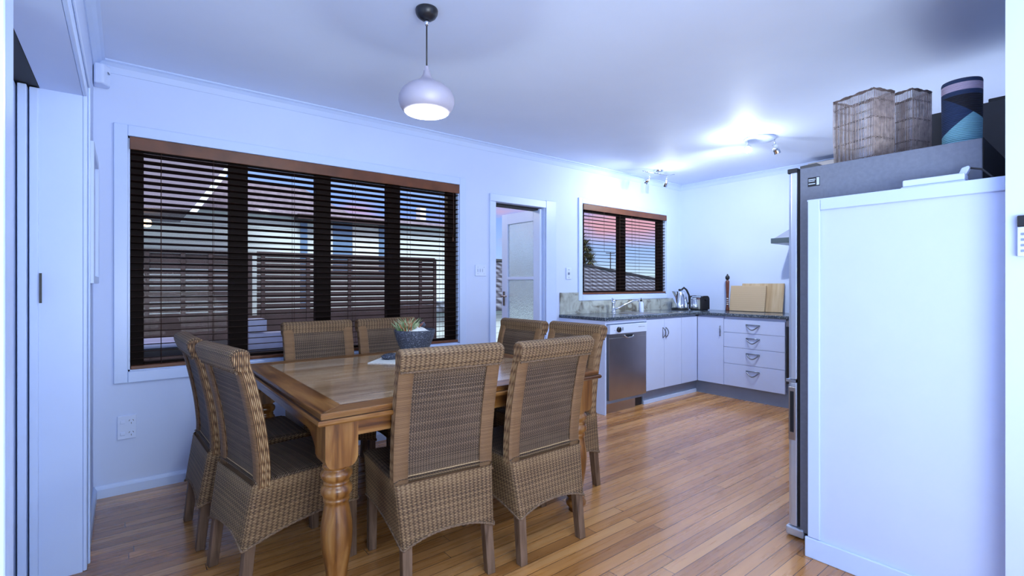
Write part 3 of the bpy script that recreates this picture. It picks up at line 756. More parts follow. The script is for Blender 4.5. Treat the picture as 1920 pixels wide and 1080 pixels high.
MB().lathe([(0, -.476), (.05, -.475), (.098, -.468), (.102, -.462), (0, -.455)], (0, 0, 0), 40).build('diffuser', M['bulb'], pl)
point('pendant_bulb', (1.091, 2.016, ZC-.53), 20, .05)

# ------------------------------------------------------------------ kitchen spot fittings
def spot_head(name, parent, at, d, L=.085, r=.026, lit=None):
    q = Vector(d).to_track_quat('Z', 'Y').to_matrix().to_4x4(); Mx = Matrix.Translation(at) @ q
    m = MB(); m.tube([(at[0], at[1], at[2]+.055), (at[0], at[1], at[2]+.01)], .005, 8); m.lathe([(0, -.012), (r*.7, -.01), (r*.9, .005), (r, .02), (r*1.05, L), (r*.9, L), (r*.85, L-.008)], (0, 0, 0), 20, M=Mx)
    h = m.build('spot_head', M['chrome'], parent)
    m = MB(); m.lathe([(0, L-.004), (r*.86, L-.006), (r*.8, L-.012), (0, L-.014)], (0, 0, 0), 16, M=Mx); m.build('bulb', lit or M['white'], h)
M['hot'] = emis('halogen_glow', (.9, 1.0, 1.0), 30)
s1 = thing('ceiling_spotlight', (4.31, 2.00, ZC), 'round-based ceiling spotlight glowing above the kitchen', 'light', 0, 'kitchen ceiling spotlights')
m = MB(); m.lathe([(0, 0), (.125, 0), (.125, -.010), (.115, -.022), (.06, -.030), (0, -.032)], (0, 0, 0), 40); m.build('base', M['white'], s1)
spot_head('h', s1, (.06, -.10, -.075), (.25, -.2, -.9), .075, .026); spot_head('h', s1, (-.10, .055, -.085), (-.75, -.45, -.6), .06, .030, M['hot'])
s2 = thing('ceiling_spotlight', (4.62, 3.24, ZC), 'small two-armed ceiling spotlight near the kitchen window', 'light', R(-10), 'kitchen ceiling spotlights')
m = MB(); m.lathe([(0, 0), (.050, 0), (.050, -.012), (.038, -.024), (.01, -.030), (0, -.030)], (0, 0, 0), 28); m.build('base', M['chrome'], s2)
m = MB(); m.tube([(0, 0, -.02), (0, 0, -.045)], .008, 8); m.tube([(-.21, .03, -.030), (-.12, .0, -.042), (.12, 0, -.046), (.21, -.03, -.036)], .006, 8); m.build('bar', M['chrome'], s2)
spot_head('h', s2, (-.14, 0, -.105), (-.5, .6, -.9), .07, .024); spot_head('h', s2, (.12, 0, -.105), (.1, .5, -.9), .07, .024)
point('kitchen_spot_bulb', (4.12, 2.04, ZC-.17), 9, .03)
spot('kitchen_spot_beam', (4.22, 2.08, ZC-.17), (5.6, 3.3, 1.4), 75, 130, 1)
spot('kitchen_spot_beam', (4.50, 2.12, ZC-.16), (4.4, 3.6, 1.3), 45, 130, 1)
spot('kitchen_spot_beam', (4.45, 1.88, ZC-.17), (3.4, 1.9, 0), 85, 110, 1)
spot('window_spot_bulb', (4.30, 3.02, ZC-.16), (3.9, YA, 2.0), 14, 120)
point('window_spot_glow', (4.60, 3.1, ZC-.24), 4, .03)

# ------------------------------------------------------------------ kitchen cabinets
BZ = .868
def d_handle(mb, c, axis, L=.11, out=.028, sag=.05, n=(0, -1)):
    # bow handle: ends at +-L/2 along axis, bowed sideways/down and outward
    pts = []
    for i in range(13):
        a = pi*i/12; t_ = -cos(a)*L/2; o_ = out*sin(a)**.6; sg_ = sag*sin(a)
        if axis == 'z': p = (c[0]+n[0]*o_+abs(n[1])*sg_, c[1]+n[1]*o_+0*sg_, c[2]+t_)
        elif axis == 'x': p = (c[0]+t_, c[1]+n[1]*o_, c[2]-sg_)
        else: p = (c[0]+n[0]*o_, c[1]+t_, c[2]-sg_)
        pts.append(p)
    mb.tube(pts, .005, 8)
YF = YA-.60; XF = XB-.60
# end panel
o = MB().box(3.466, YF-.002, 0, 3.484, YA-.001, BZ).build('end_panel', M['cab']); tag(o, 'white end panel closing the bench beside the dishwasher', 'panel')
# dishwasher
dw = thing('dishwasher', (3.797, YF, 0), 'stainless steel dishwasher with white control strip under the bench', 'dishwasher')
MB().box(-.295, .02, .09, .278, .56, BZ-.03).build('body', M['kick'], dw)
MB().box(-.285, -.012, .125, .272, .02, .705).build('door', M['steel'], dw, .004)
MB().box(-.285, -.010, .702, .272, .02, .745).build('upper_trim', M['steel'], dw, .002)
o = MB().box(-.285, -.022, .742, .272, .02, .828).build('control_panel', M['white'], dw, .004)
m = MB(); m.lathe([(0, 0), (.026, 0), (.024, .018), (.0, .020)], (0, 0, 0), 24, M=Matrix.Translation((-.165, -.022, .782)) @ Matrix.Rotation(pi/2, 4, 'X')); m.box(-.168, -.048, .775, -.162, -.040, .806); m.build('dial', M['black'], o)
m = MB(); m.box(.135, -.0235, .792, .185, -.0221, .798); m.box(.192, -.0235, .793, .235, -.0221, .797); m.box(-.112, -.0235, .770, -.092, -.0221, .800); m.box(-.225, -.0235, .776, -.205, -.0221, .780); m.build('markings', M['kick'], o)
m = MB(); m.prism([(-.07, .728), (.07, .728), (.055, .708), (.03, .700), (-.03, .700), (-.055, .708)], -.018, -.006, 'y'); hh = m.build('handle_recess', M['black'], dw)
m = MB(); m.tube([(-.072, -.016, .727), (-.055, -.02, .708), (-.03, -.022, .699), (.03, -.022, .699), (.055, -.02, .708), (.072, -.016, .727)], .005, 8); m.build('handle', M['chrome'], dw)
MB().box(-.285, .03, .0, .15, .05, .125).build('kick_plate', M['steel'], dw); MB().box(.15, .05, 0, .272, .06, .125).build('kick_recess', M['black'], dw)
# filler strip above dishwasher
o = MB().box(3.484, YF+.0, .838, 4.086, YF+.02, BZ).build('filler_strip', M['cab']); tag(o, 'narrow pale strip between worktop and dishwasher', 'panel')
def cabinet(name, x0, x1, doors, label, side='A', drawers=None, group='white kitchen base cabinets', y0=None, y1=None):
    if side == 'A':
        t = thing(name, ((x0+x1)/2, YF, 0), label, 'cabinet', 0, group); w_ = (x1-x0)
        MB().box(-w_/2+.001, .020, .14, w_/2-.001, .58, BZ).build('carcass', M['cab'], t)
    else:
        t = thing(name, (XF, (x0+x1)/2, 0), label, 'cabinet', -pi/2, group); w_ = (x1-x0)
        MB().box(-w_/2+.001, .020, .14, w_/2-.001, .58, BZ).build('carcass', M['cab'], t)
    g = .0016
    for (a, b, hx_) in doors:
        d = MB().box(a-(x0+x1)/2+g if side == 'A' else a, 0, .138, b-(x0+x1)/2-g if side == 'A' else b, .018, .852).build('door', M['cab'], t, .0015)
        if hx_ is not None:
            m = MB(); hh = hx_-(x0+x1)/2 if side == 'A' else hx_
            pts = [(hh+(.016*sin(pi*i/12)), -.026*sin(pi*i/12)**.6, .655+.105*i/12) for i in range(13)]
            m.tube(pts, .0052, 8); m.tube([(hh, -.002, .657), (hh, -.002, .758)], .0035, 6); m.build('handle', M['handlem'], d)
    if drawers:
        for (z0, z1) in drawers:
            d = MB().box(-w_/2+g, 0, z0+g, w_/2-g, .018, z1-g).build('drawer', M['cab'], t, .0015)
            m = MB(); zc_ = z1-.048 if z1-z0 < .2 else z1-.055
            m.tube([(-.068+.136*i/14, -.004-.024*sin(pi*i/14)**.7, zc_-.050*sin(pi*i/14)) for i in range(15)], .0055, 8); m.tube([(-.068, -.006, zc_), (.068, -.006, zc_)], .004, 6); m.build('handle', M['handlem'], d)
    return t
cabinet('base_cabinet', 4.086, 4.704, [(4.086, 4.392, 4.362), (4.392, 4.704, 4.412)], 'white double-door cabinet under the sink, right of the dishwasher')
cabinet('base_cabinet', 4.706, 5.013, [(4.706, 5.013, None)], 'white handleless cabinet filling the inner corner under the window run')
# right run (local x runs along -Y): door then drawers
cabinet('base_cabinet', 2.706, 3.008, [(-.150, .150, .112)], 'white single-door corner cabinet with handle, left of the drawers', 'B')
cabinet('drawer_unit', 2.084, 2.704, [], 'white cabinet with four drawers and curved handles', 'B', [(.138, .372), (.372, .543), (.543, .700), (.700, .840)])
# oven
ov = thing('oven', (XF, 1.77, 0), 'black built-in oven edge just showing beside the fridge', 'oven', -pi/2)
MB().box(-.30, .02, .14, .30, .58, BZ).build('body', M['kick'], ov); MB().box(-.298, -.022, .25, .298, .02, .80).build('door', M['black'], ov, .004)
m = MB(); m.box(-.298, -.015, .80, .298, .02, .855); m.build('control_panel', M['steel'], ov)
m = MB(); m.tube([(-.25, -.05, .76), (.25, -.05, .76)], .008, 8); m.tube([(-.24, -.05, .76), (-.24, -.02, .76)], .006, 8); m.tube([(.24, -.05, .76), (.24, -.02, .76)], .006, 8); m.build('handle', M['chrome'], ov)
# kickboards
o = MB().box(4.088, YF+.045, 0, XF+.045, YF+.060, .137).build('kickboard', M['kick']); tag(o, 'grey kickboard under the window-side cabinets', 'kickboard')
m = MB().box(4.088, YF+.030, 0, XF+.03, YF+.044, .035).build('kick_bead', M['trim']); tag(m, 'pale bead along the floor in front of the window-side kickboard', 'moulding')
o = MB().box(XF+.045, 1.47, 0, XF+.060, YF+.045, .137).build('kickboard', M['kick']); tag(o, 'grey kickboard under the drawers and corner door', 'kickboard')
# worktop L-shape with rolled front edge
m = MB(); WZ = .900
m.box(3.455, YF-.015, BZ, XB-.001, YA-.001, WZ); m.box(XF-.015, 1.47, BZ, XB-.001, YF-.015, WZ)
wk_ = m.build('worktop', M['bench'], None, .007, 3); tag(wk_, 'dark speckled L-shaped kitchen worktop', 'worktop')
# splashback tiles
m = MB(); m.box(3.466, YA-.010, WZ, W2[0]-.056, YA-.0005, 1.122); m.box(W2[0]-.056, YA-.010, WZ, XB-.001, YA-.0005, 1.033); m.build('trim_12', M['tile'])['kind'] = 'structure'
# sink and tap
sk_ = thing('sink', (4.38, YF+.255, WZ+.0006), 'stainless steel sink with drainer set in the worktop', 'sink')
m = MB(); m.box(-.42, -.22, -.0005, .42, -.20, .003); m.box(-.42, .20, -.0005, .42, .22, .003); m.box(-.42, -.20, -.0005, -.30, .20, .003); m.box(.06, -.20, -.0005, .42, .20, .0025); m.build('rim', M['chrome'], sk_)
m = MB(); m.box(-.30, -.20, -.0005, .06, .20, .0008); m.build('bowl', M['steel'], sk_)
tp = thing('tap', (4.20, YA-.085, WZ), 'chrome mixer tap with long spout behind the sink', 'tap')
m = MB(); m.lathe([(0, 0), (.028, 0), (.028, .010), (.020, .018), (.019, .085), (.023, .095), (.022, .125), (.012, .140), (0, .142)], (0, 0, 0), 20); m.build('body', M['chrome'], tp)
MB().tube([(.01, -.01, .03), (.10, -.05, .075), (.22, -.09, .125), (.28, -.11, .135), (.292, -.115, .115)], .009, 10).build('spout', M['chrome'], tp)
MB().tube([(0, 0, .135), (-.03, -.02, .150), (-.07, -.04, .155)], [.008, .007, .006], 8).build('lever', M['chrome'], tp)
sb = thing('soap_bottle', (4.63, YA-.13, WZ), 'clear soap bottle with black cap beside the sink', 'bottle')
M['soap'] = simple('soap_plastic', (.50, .58, .80), .25); 
MB().lathe([(0, 0), (.026, 0), (.028, .01), (.028, .085), (.020, .105), (.012, .112), (0, .112)], (0, 0, 0), 20).build('body', M['soap'], sb)
MB().lathe([(.0, .112), (.013, .112), (.013, .128), (.006, .132), (.005, .150), (0, .152)], (0, 0, 0), 12).build('cap', M['black'], sb)
# kettle
kt = thing('kettle', (5.28, 3.40, WZ), 'polished steel kettle with black handle in the worktop corner', 'kettle', R(-20))
MB().lathe([(0, 0), (.088, 0), (.090, .012), (.086, .016), (0, .018)], (0, 0, 0), 28).build('base', M['black'], kt)
MB().lathe([(0, .018), (.082, .018), (.084, .03), (.078, .09), (.066, .16), (.058, .205), (.050, .218), (.02, .226), (0, .227)], (0, 0, 0), 32).build('body', M['chrome'], kt)
MB().prism([(-.055, .215), (-.095, .222), (-.062, .165)], -.018, .018, 'y').build('spout', M['chrome'], kt, .003)
MB().lathe([(0, .225), (.014, .226), (.018, .236), (.012, .246), (0, .247)], (0, 0, 0), 14).build('lid_knob', M['black'], kt)
MB().tube([(.02, 0, .235), (.05, 0, .262), (.085, 0, .235), (.118, 0, .17), (.122, 0, .11), (.105, 0, .07), (.080, 0, .06)], [.010, .012, .011, .010, .010, .009, .008], 8).build('handle', M['black'], kt)
kt.scale = (1.12, 1.12, 1.02)
# toaster
to = thing('toaster', (5.40, 3.22, WZ), 'chrome two-slot toaster with black ends next to the kettle', 'toaster', R(-100))
def rbox(mb, x0, x1, w2, h, r=.045, z0=.012):
    poly = [(-w2, z0), (w2, z0)] + [(w2-r+r*cos(a), h-r+r*sin(a)) for a in [i*pi/12 for i in range(7)]] + [(-w2+r+r*cos(a), h-r+r*sin(a)) for a in [pi/2+i*pi/12 for i in range(7)]]
    mb.prism(poly, x0, x1, 'x')
m = MB(); rbox(m, -.10, .10, .075, .175); m.build('body', M['chrome'], to)
for ex in (.10, -.135):
    m = MB(); rbox(m, ex, ex+.035, .078, .180); m.build('end_cap', M['black'], to)
m = MB(); m.box(-.085, -.040, .1745, .085, -.012, .1765); m.box(-.085, .012, .1745, .085, .040, .1765); m.build('slots', M['blacksoft'], to)
MB().box(-.12, -.06, 0, .12, .06, .012).build('foot', M['black'], to); MB().box(.135, -.02, .12, .155, .02, .135).build('lever', M['black'], to)
to.scale = (.72, .85, .95)
# chopping boards leaning on the wall
def lean(name, yc, xb, w_, h_, th_, ang, mm, label):
    t = MB().box(-th_, -w_/2, 0, 0, w_/2, h_).build(name, mm, None, .004); t.location = (xb, yc, WZ+.001); t.rotation_euler = (0, R(ang), 0); tag(t, label, 'chopping board'); return t
lean('chopping_board', 2.555, 5.545, .46, .318, .018, 9, M['board2'], 'larger chopping board with dark edge leaning on the wall behind another')
o = lean('chopping_board', 2.70, 5.515, .40, .292, .018, 9, M['board1'], 'horizontally striped bamboo chopping board leaning in front of a larger board')

pm = thing('pepper_mill', (5.52, 2.93, WZ), 'tall turned wooden pepper mill left of the chopping boards', 'pepper mill')
M['millwood'] = simple('mill_wood', (.12, .035, .02), .35, var=.3, scale=20); M['silver'] = simple('mill_rings', (.6, .6, .62), .3, .8)
MB().lathe([(0, 0), (.028, 0), (.028, .02), (.022, .05), (.018, .10), (.020, .17), (.026, .25), (.028, .32), (.030, .345), (.016, .352), (.016, .362), (.0, .364)], (0, 0, 0), 24).build('body', M['millwood'], pm)
MB().lathe([(0, .36), (.022, .362), (.032, .375), (.034, .39), (.028, .405), (.012, .414), (.012, .424), (0, .430)], (0, 0, 0), 24).build('head', M['black'], pm)
m = MB()
for z in (.075, .098, .12, .142): m.lathe([(.014, -.005), (.0235, -.004), (.0235, .004), (.014, .005)], (0, 0, z), 20)
m.build('rings', M['silver'], pm)
pm.scale = (.72, .72, 1)
# range hood
rh = thing('range_hood', (XB, 1.87, 1.62), 'slim stainless range hood on the kitchen wall, cut off by the fridge', 'range hood')
MB().box(-.485, -.40, 0, -.001, .40, .052).build('canopy', simple('hood_edge', (.10, .13, .15), .3, .6), rh, .003)
MB().prism([(-.46, .052), (0, .052), (0, .17), (-.10, .17)][::1], -.38, .38, 'y').build('upper_hood', M['steel'], rh)
MB().box(-.26, -.14, .17, -.001, .14, ZC-1.62-.06).build('chimney', M['steel'], rh)

# ------------------------------------------------------------------ wall fittings
def outlet(x, z, w_, h_, label, kind, group=None):
    t = thing('wall_plate' if kind != 'outlet' else 'power_outlet', (x, YA, z), label, 'switch' if kind != 'outlet' else 'power outlet', 0, group)
    MB().box(-w_/2, -.010, -h_/2, w_/2, -.0005, h_/2).build('plate', M['white'], t, .003)
    return t
t = outlet(.008, .380, .088, .135, 'white double power outlet low on the wall under the large window', 'outlet')
for zz in (.032, -.036):
    MB().box(-.030, -.015, zz-.009, -.008, -.010, zz+.009).build('rocker', M['white'], t, .002)
    m = MB(); 
    for (dx, dz, rot) in ((-.009, .006, .5), (.009, .006, -.5), (0, -.010, 0)):
        m.box(-.0012, -.0006, -.005, .0012, .0004, .005, M=Matrix.Translation((.020+dx, -.0102, zz+dz)) @ Matrix.Rotation(rot, 4, 'Y'))
    m.build('socket', M['black'], t)
t = outlet(2.490, 1.331, .118, .100, 'white four-gang light switch plate left of the doorway', 'switch')
m = MB()
for i in range(3): m.box(-.034+i*.026, -.014, -.012, -.022+i*.026, -.010, .012)
m.build('rocker', M['white'], t, .001)
m = MB(); m.box(-.036, -.0112, .026, -.030, -.0098, .030); m.box(.030, -.0112, .026, .036, -.0098, .030); m.box(-.036, -.0112, -.032, -.030, -.0098, -.028); m.box(.030, -.0112, -.032, .036, -.0098, -.028)
for i in range(3): m.box(-.036+i*.026, -.0112, -.015, -.034+i*.026, -.0098, .015)
m.build('screws', M['kick'], t)
t = outlet(3.590, 1.318, .072, .118, 'narrow white light switch between doorway and kitchen window', 'switch')
m = MB(); m.box(-.012, -.015, -.012, .012, -.010, .012); m.build('rocker', M['kick'], t, .002); m = MB(); m.box(-.005, -.0112, .035, .005, -.0098, .043); m.box(-.005, -.0112, -.043, .005, -.0098, -.035); m.build('screws', M['kick'], t)
# motion sensor in corner
ms = thing('motion_sensor', (XL, YA-.03, 2.372), 'white alarm motion sensor in the upper left ceiling corner', 'sensor')
MB().prism([(.0, 0), (.005, -.065), (.045, -.075), (.075, -.03), (.07, .025), (.0, .028)], -.06, .052, 'z').build('housing', M['white'], ms, .010, 3)
MB().lathe([(0, .004), (.007, .003), (.009, 0)], (0, 0, 0), 10, M=Matrix.Translation((.068, -.048, .006)) @ Matrix.Rotation(R(60), 4, 'Y')).build('lens', M['kick'], ms)
# picture on left wall
pc = thing('picture_frame', (XL, 3.16, 1.53), 'slim white picture frame hung on the left wall, seen edge-on', 'picture')
m = MB(); m.box(.004, -.27, -.32, .030, -.235, .32); m.box(.004, .235, -.32, .030, .27, .32); m.box(.004, -.235, .285, .030, .235, .32); m.box(.004, -.235, -.32, .030, .235, -.285); m.build('frame', M['trim'], pc, .002)
MB().box(.004, -.235, -.285, .016, .235, .285).build('picture', M['cab'], pc)
# remote holder on nib wall
rc_ = thing('remote_control', (XR, .205, 1.362), 'white air-conditioner remote with black top on the right nib wall', 'remote control')
MB().box(-.018, -.028, -.066, -.0005, .028, .030).build('body', M['white'], rc_, .003); MB().box(-.020, -.028, .030, -.0005, .028, .067).build('display', M['black'], rc_, .003)
m = MB()
for i in range(4):
    for j in range(3): m.box(-.0195, -.018+j*.014, -.052+i*.018, -.018, -.009+j*.014, -.044+i*.018)
m.build('buttons', M['kick'], rc_)

# ------------------------------------------------------------------ half-height panel, fridge, tall cupboard
PX = 2.381
fp = thing('half_height_partition', (PX, .58, 0), 'white half-height partition panel beside the fridge', 'partition')
MB().box(0, -.312, 0, .085, .309, 1.570).build('core', M['cab'], fp, .002)
m = MB(); m.box(-.012, .262, .09, 0, .311, 1.575); m.box(-.012, -.312, 1.528, 0, .262, 1.575); m.build('face_trim', M['trim'], fp, .004)
MB().box(-.014, -.312, 0, 0, .322, .088).build('skirting', M['trim'], fp, .004); MB().box(-.012, -.312, 1.570, .09, .313, 1.578).build('cap', M['trim'], fp, .002)
fr = thing('fridge', (2.505, .345, 0), 'tall silver-grey fridge freezer seen from its side', 'fridge')
MB().box(0, 0, .035, .70, .630, 1.752).build('cabinet_body', M['fridgeside'], fr, .004)
MB().box(-.001, .0, .03, .71, -.002, 1.752).build('back_plate', M['blacksoft'], fr)
MB().box(.006, .630, .06, .694, .643, 1.745).build('door_seal', M['blacksoft'], fr)
def fdoor(z0, z1):
    m = MB(); poly = [(0, .643), (.70, .643), (.70, .670), (.685, .684), (.62, .690), (.08, .690), (.015, .684), (0, .670)]; m.prism(poly, z0, z1, 'z'); return m.build('door', M['fridgedoor'], fr, .004)
fdoor(.752, 1.738); d2 = fdoor(.052, .737)
MB().box(-.006, .655, .50, .004, .672, .695).build('handle_recess', M['black'], d2, .001)
MB().box(-.004, .648, .462, .002, .679, .715).build('handle_plate', M['steel'], d2, .002)
m = MB(); m.box(-.004, .646, .738, .70, .692, .750); m.build('divider', M['chrome'], fr)
m = MB(); m.box(.005, .643, 1.738, .695, .688, 1.760); m.build('hinge_cover', M['black'], fr, .003)
m = MB(); m.prism([(.548, 1.752), (.630, 1.752), (.63, 1.764), (.560, 1.767)], .004, .69, 'x'); m.build('top_cover', M['darkpanel'], fr)
m = MB(); m.box(-.008, .610, .006, .10, .692, .048); m.build('foot_cover', M['fridgedoor'], fr, .008); MB().box(.02, .02, 0, .68, .66, .035).build('plinth', M['blacksoft'], fr)
m = MB(); m.box(-.0012, .545, 1.660, 0.0002, .607-.012, 1.702); lb = m.build('rating_sticker', M['black'], fr)
m = MB()
m.box(-.0018, .563, 1.690, -.0011, .592, 1.694); m.box(-.0018, .566, 1.683, -.0011, .592, 1.686); m.box(-.0018, .564, 1.670, -.0011, .592, 1.674); m.box(-.0018, .547, 1.664, -.0011, .558, 1.699); m.build('print', M['white'], lb)
tp_ = thing('tall_cupboard', (3.225, .13, 0), 'dark grey tall cupboard side standing beyond the fridge', 'cupboard')
MB().box(0, 0, 0, .55, .58, 2.072).build('carcass', M['darkpanel'], tp_, .002); MB().box(.0, .58, .1, .55, .60, 2.07).build('door', M['cab'], tp_, .002)
o = MB().box(3.26, .33, 2.072, 3.46, .43, 2.098).build('black_tray', M['black'], None, .004); tag(o, 'small black flat object on top of the tall grey cupboard', 'tray')
# baskets
def basket(loc, rz, a, b, h, label):
    t = thing('wicker_basket', loc, label, 'basket', rz, 'rattan baskets on the fridge')
    m = MB(); bd = MB(); top = h
    def per(s_, inset=0, a=a, b=b):
        ha, hb = a/2-inset, b/2-inset; L = 2*(a+b); d = (s_ % 1)*L
        if d < a: return (-ha+d/a*2*ha, -hb)
        d -= a
        if d < b: return (ha, -hb+d/b*2*hb)
        d -= b
        if d < a: return (ha-d/a*2*ha, hb)
        d -= a; return (-ha, hb-d/b*2*hb)
    N = int(2*(a+b)/.0068)
    for i in range(N):
        x, y = per(i/N); j = .003*random.uniform(-1, 1); hh = top+random.uniform(-.002, .002)
        ww = 1-.05
        m.tube([(x*.96, y*.96, .004), (x+j, y+j*.5, h*.5), (x, y, hh)], .0019, 4)
    m.build('rods', M['rod'], t)
    for z in (.02, h*.33, h*.62, h*.87):
        for k in range(2): bd.tube([(*[q*(.963+.037*min(1, z/(h*.5))) for q in per(i/48)], z+.004*sin(i*1.7+k*pi)) for i in range(48)], .0014, 4, closed=True)
    bd.build('bands', M['roddark'], t)
    r = MB()
    for k in range(3): r.tube([(*per(i/60), h+.003*sin(i+k*2.1)+.002*k) for i in range(60)], .0032, 5, closed=True)
    r.build('rim', M['roddark'], t)
    f = MB().box(-a/2*.95, -b/2*.95, .002, a/2*.95, b/2*.95, .008).build('base', M['rod'], t)
    return t
def place(N, ph, a, b):  # near corner N, a along dir1 (sin,cos), b along dir2
    p = R(ph); d1 = Vector((sin(p), cos(p))); d2_ = Vector((cos(p), -sin(p))); c = Vector(N)+d1*a/2+d2_*b/2; return c
c = place((2.585, .705), 20, .19, .13); basket((c.x, c.y, 1.7545), -R(20), .13, .19, .312, 'open rattan basket standing at the front left on the fridge top')
c = place((2.83, .625), 20, .17, .13); basket((c.x, c.y, 1.7545), -R(20), .13, .17, .345, 'open rattan basket behind and right of its twin on the fridge')
# patterned cylinder basket
def cyl_mat():
    m, nt, b = mat('painted_coil'); tc = nd(nt, 'ShaderNodeTexCoord'); sp = nd(nt, 'ShaderNodeSeparateXYZ'); nt.links.new(tc.outputs['Object'], sp.inputs[0])
    X, Y, Z = sp.outputs
    # lateral coordinate across the visible face
    lat = mth(nt, 'SUBTRACT', mth(nt, 'MULTIPLY', X, .13), mth(nt, 'MULTIPLY', Y, .99))
    pink = (.52, .42, .55); navy = (.018, .04, .11); blk = (.006, .007, .015); aqua = (.22, .50, .60)
    # aqua below a diagonal, black wedge top right, navy elsewhere
    d1 = mth(nt, 'LESS_THAN', Z, mth(nt, 'ADD', .098, mth(nt, 'MULTIPLY', lat, .85)))
    c = mixc(nt, d1, navy, aqua)
    e = mth(nt, 'MULTIPLY', mth(nt, 'GREATER_THAN', Z, mth(nt, 'ADD', .155, mth(nt, 'MULTIPLY', lat, -.8))), mth(nt, 'LESS_THAN', Z, .20))
    c = mixc(nt, e, c, blk)
    p1 = mth(nt, 'MULTIPLY', mth(nt, 'GREATER_THAN', Z, .218), mth(nt, 'LESS_THAN', Z, .248)); c = mixc(nt, p1, c, pink)
    nt.links.new(c, b.inputs['Base Color']); b.inputs['Roughness'].default_value = .7
    bump(nt, mth(nt, 'SINE', mth(nt, 'MULTIPLY', Z, 2*pi/.007)), b, .0012, 1)
    return m
M['coil'] = cyl_mat()
cb_ = MB().lathe([(0, 0), (.056, 0), (.060, .004), (.062, .13), (.063, .258), (.061, .264), (.056, .262), (.055, .01), (0, .008)], (0, 0, 0), 48).build('coil_basket', M['coil']); cb_.location = (2.64, .425, 1.7525)
tag(cb_, 'tall cylindrical coiled basket in navy, aqua, black and pink on the fridge', 'basket')
# things on partition top
o = MB().box(2.392, .375, 1.578, 2.462, .565, 1.586).box(2.396, .378, 1.5865, 2.460, .560, 1.612).build('modem', M['white'], None, .004); tag(o, 'flat white box lying on top of the half-height partition', 'device')
ad = thing('plug_adapter', (2.47, .392, 1.578), 'white plug adapter with dark cable beside the fridge top', 'plug')
MB().prism([(-.022, .0), (.020, .0), (.016, .03), (.004, .062), (-.016, .068), (-.020, .060), (-.006, .03)], -.018, .012, 'x').build('body', M['white'], ad, .003)
MB().tube([(-.002, -.012, .062), (-.002, -.05, .05), (-.004, -.075, .02), (-.006, -.09, .004)], .0035, 8).build('cable', M['cordm'], ad)

# ------------------------------------------------------------------ outside
struct(MB().box(-3, YA+T+.001, -.12, 7.0, 7.4, -.06).build('floor_deck', M['deck']))
gr = MB().box(-14, 7.4, -1.2, 30, 40, -.6).build('floor_garden', simple('dusk_grass', (.03, .04, .03), .9)); struct(gr)
# fence
FY = 6.5
fn_ = thing('slatted_fence', (1.8, FY, 0), 'dark stained horizontal slat fence beyond the large window', 'fence')
m = MB()
z = .84
while z < 1.54:
    m.box(-3.5, -.012, z, -.62, .012, z+.045); z += .060
z = .84
while z < 1.56:
    m.box(-.56, -.012, z, 1.85, .012, z+.062); z += .070
m.build('slats', M['fence'], fn_)
for xp in (-2.4, -1.62, -1.30, -1.04, -.64, -.50, .02, .55, 1.1, 1.6, 1.84): MB().box(xp-.022, -.036, .0, xp+.022, -.0125, 1.549).build('post', M['fence'], fn_)
MB().box(-3.5, -.04, 1.55, 1.86, .03, 1.585).build('top_rail', M['fence'], fn_); MB().box(-3.5, -.012, .0, 1.86, .02, .838).build('lower_boards', M['fence'], fn_)
# neighbour house
nh = thing('neighbour_house', (2.0, 10, -.6), 'pale weatherboard neighbouring house with blue windows beyond the fence', 'house')
MB().box(-6, 0, 0, 4.1, 4, 3.10).build('wall', M['weatherboard'], nh)
w = MB().box(1.24, -.05, 2.0, 2.42, 0, 3.08).build('window', M['housetrim'], nh); MB().box(1.27, -.07, 2.05, 1.66, -.05, 3.05).build('pane', M['housewin'], w); MB().box(2.24, -.07, 2.05, 2.40, -.05, 3.05).build('pane', M['housewin'], w)
MB().box(.66, -.06, 1.2, .78, 0, 3.0).build('downpipe', M['housewin'], nh)
MB().box(.55, -.30, 3.05, 2.6, .0, 3.14).build('window_hood', M['fence'], nh)
m = MB(); m.prism([(-6.2, 3.10), (4.3, 3.10), (4.3, 3.17), (1.6, 3.22), (.7, 3.62), (-6.2, 3.9)], -.2, 4.2, 'y'); m.build('roof', simple('mauve_roof', (.34, .30, .38), .7, var=.2, scale=12), nh)
MB().box(3.35, .2, 3.12, 3.50, .4, 3.60).build('chimney', M['housetrim'], nh)
# left porch roof of the nearer house
pr = thing('porch', (-.6, 7.6, -.6), 'grey soffited porch roof of the next house at the upper left of the window', 'porch')
m = MB(); m.prism([(-2.5, 2.62), (1.27, 2.78), (2.0, 3.9), (-2.5, 3.9)], 0, 1.6, 'y'); m.build('soffit', M['soffit'], pr)
m = MB(); m.prism([(1.25, 2.74), (1.33, 2.74), (2.07, 3.9), (1.98, 3.9)], -.05, -.001, 'y'); m.build('barge_board', M['housetrim'], pr)
MB().box(-.4, 1.3, 0, -.25, 1.45, 2.7).build('post', M['housetrim'], pr)
tag(MB().lathe([(0, -.05), (.04, -.04), (.055, 0), (.04, .04), (0, .05)], (0, 0, 0), 14).build('porch_lamp', emis('warm_lamp_glow', (1, .62, .28), 9)), 'warm glowing lamp under the porch roof outside, upper left of the window', 'lamp').location = (.22, 7.9, 2.0)
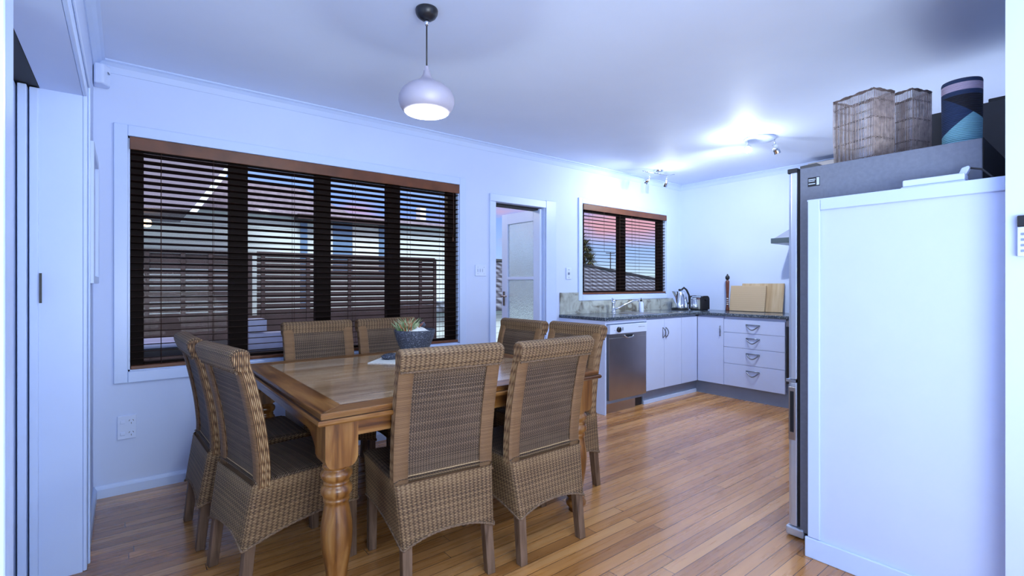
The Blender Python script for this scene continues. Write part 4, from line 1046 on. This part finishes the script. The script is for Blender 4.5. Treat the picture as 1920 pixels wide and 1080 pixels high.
# roof behind the kitchen window
area_ = point('door_fill', (2.0, 4.7, 2.3), 30, .1, (1, .95, .9))  # unseen outdoor fill without fitting, added to brighten the open door
rf = thing('tiled_roof_house', (11, 9.5, -.6), 'dark tiled roof of a house behind the kitchen', 'house')
def roofp(u, v):
    x0 = -7+3*v; x1 = 9-7.1*v; return (x0+(x1-x0)*u, 3.0*v, 1.2+1.33*v)
m = MB(); m.grid(roofp, 16, 8, False, 0, False, lambda u, v: (roofp(u, v)[0], v*3.3))
m.build('roof', M['roof'], rf, normals=False); MB().box(-6.8, .3, -.6, 8.6, 2.9, 1.15).build('wall', M['weatherboard'], rf)
m = MB(); m.tube([(-4, 3, 2.55), (1.9, 3, 2.55), (9, 0, 1.22)], .07, 8); m.build('ridge', M['roof'], rf)
an = MB(); an.tube([(0, 0, 0), (0, 0, 1.0)], .02, 5); an.tube([(-.25, 0, .95), (.25, 0, .95)], .015, 5); an.tube([(-.15, 0, .75), (.15, 0, .75)], .015, 5)
an = an.build('roof_antenna', M['black']); an.location = (14.6, 12.4, 1.45); tag(an, 'thin antenna pole rising above the tiled roof', 'antenna')
# tree
tr_ = thing('cabbage_tree', (14.35, 13.5, -.6), 'bushy tree crown at the left of the kitchen window view', 'tree')
MB().tube([(0, 0, 0), (.1, 0, 1.5), (0, .1, 3.0)], [.16, .13, .08], 10).build('trunk', M['bark'], tr_)
m = MB()
for i in range(900):
    cx, cy, cz = random.choice([(0, 0, 3.35), (.3, .1, 3.1), (-.35, 0, 3.0), (.1, -.2, 2.75), (-.2, .1, 3.6)])
    d = Vector((random.gauss(0, 1), random.gauss(0, 1), random.gauss(0, .9))).normalized(); L_ = random.uniform(.25, .5); p0 = Vector((cx, cy, cz)); s_ = d.cross(Vector((0, 0, 1))).normalized()*.022
    p1 = p0+d*L_*.5; p2 = p0+d*L_-Vector((0, 0, .06)); b = len(m.v); m.v += [tuple(p0), tuple(p1+s_), tuple(p2), tuple(p1-s_)]; m.face((b, b+1, b+2, b+3))
m.build('leaves', M['leaf'], tr_)
# deck furniture seen through the blind
bn = thing('outdoor_bench', (.25, 4.75, -.06), 'dark outdoor bench with pale cushion just outside the large window', 'bench')
MB().box(-.45, -.22, .72, .45, .22, .78).build('seat', M['black'], bn, .004); MB().box(-.42, -.2, .78, .2, .2, .83).build('cushion', M['cab'], bn, .02)
for sx_ in (-.4, .4):
    for sy_ in (-.18, .18): MB().box(sx_-.02, sy_-.02, 0, sx_+.02, sy_+.02, .72).build('leg', M['black'], bn)
bx = thing('outdoor_table', (1.0, 4.8, -.06), 'dark outdoor side table beside the bench outside', 'table')
MB().box(-.25, -.2, .66, .25, .2, .70).build('tabletop', M['black'], bx)
for sx_ in (-.2, .2):
    for sy_ in (-.16, .16): MB().box(sx_-.02, sy_-.02, 0, sx_+.02, sy_+.02, .66).build('leg', M['black'], bx)
o = MB().box(-.17, -.12, 0, .13, .12, .14).box(-.17, -.12, .16, -.03, .1, .26).build('storage_box', M['soap']); o.location = (1.0, 4.8, .641); tag(o, 'pale blue box on the outdoor side table', 'box')
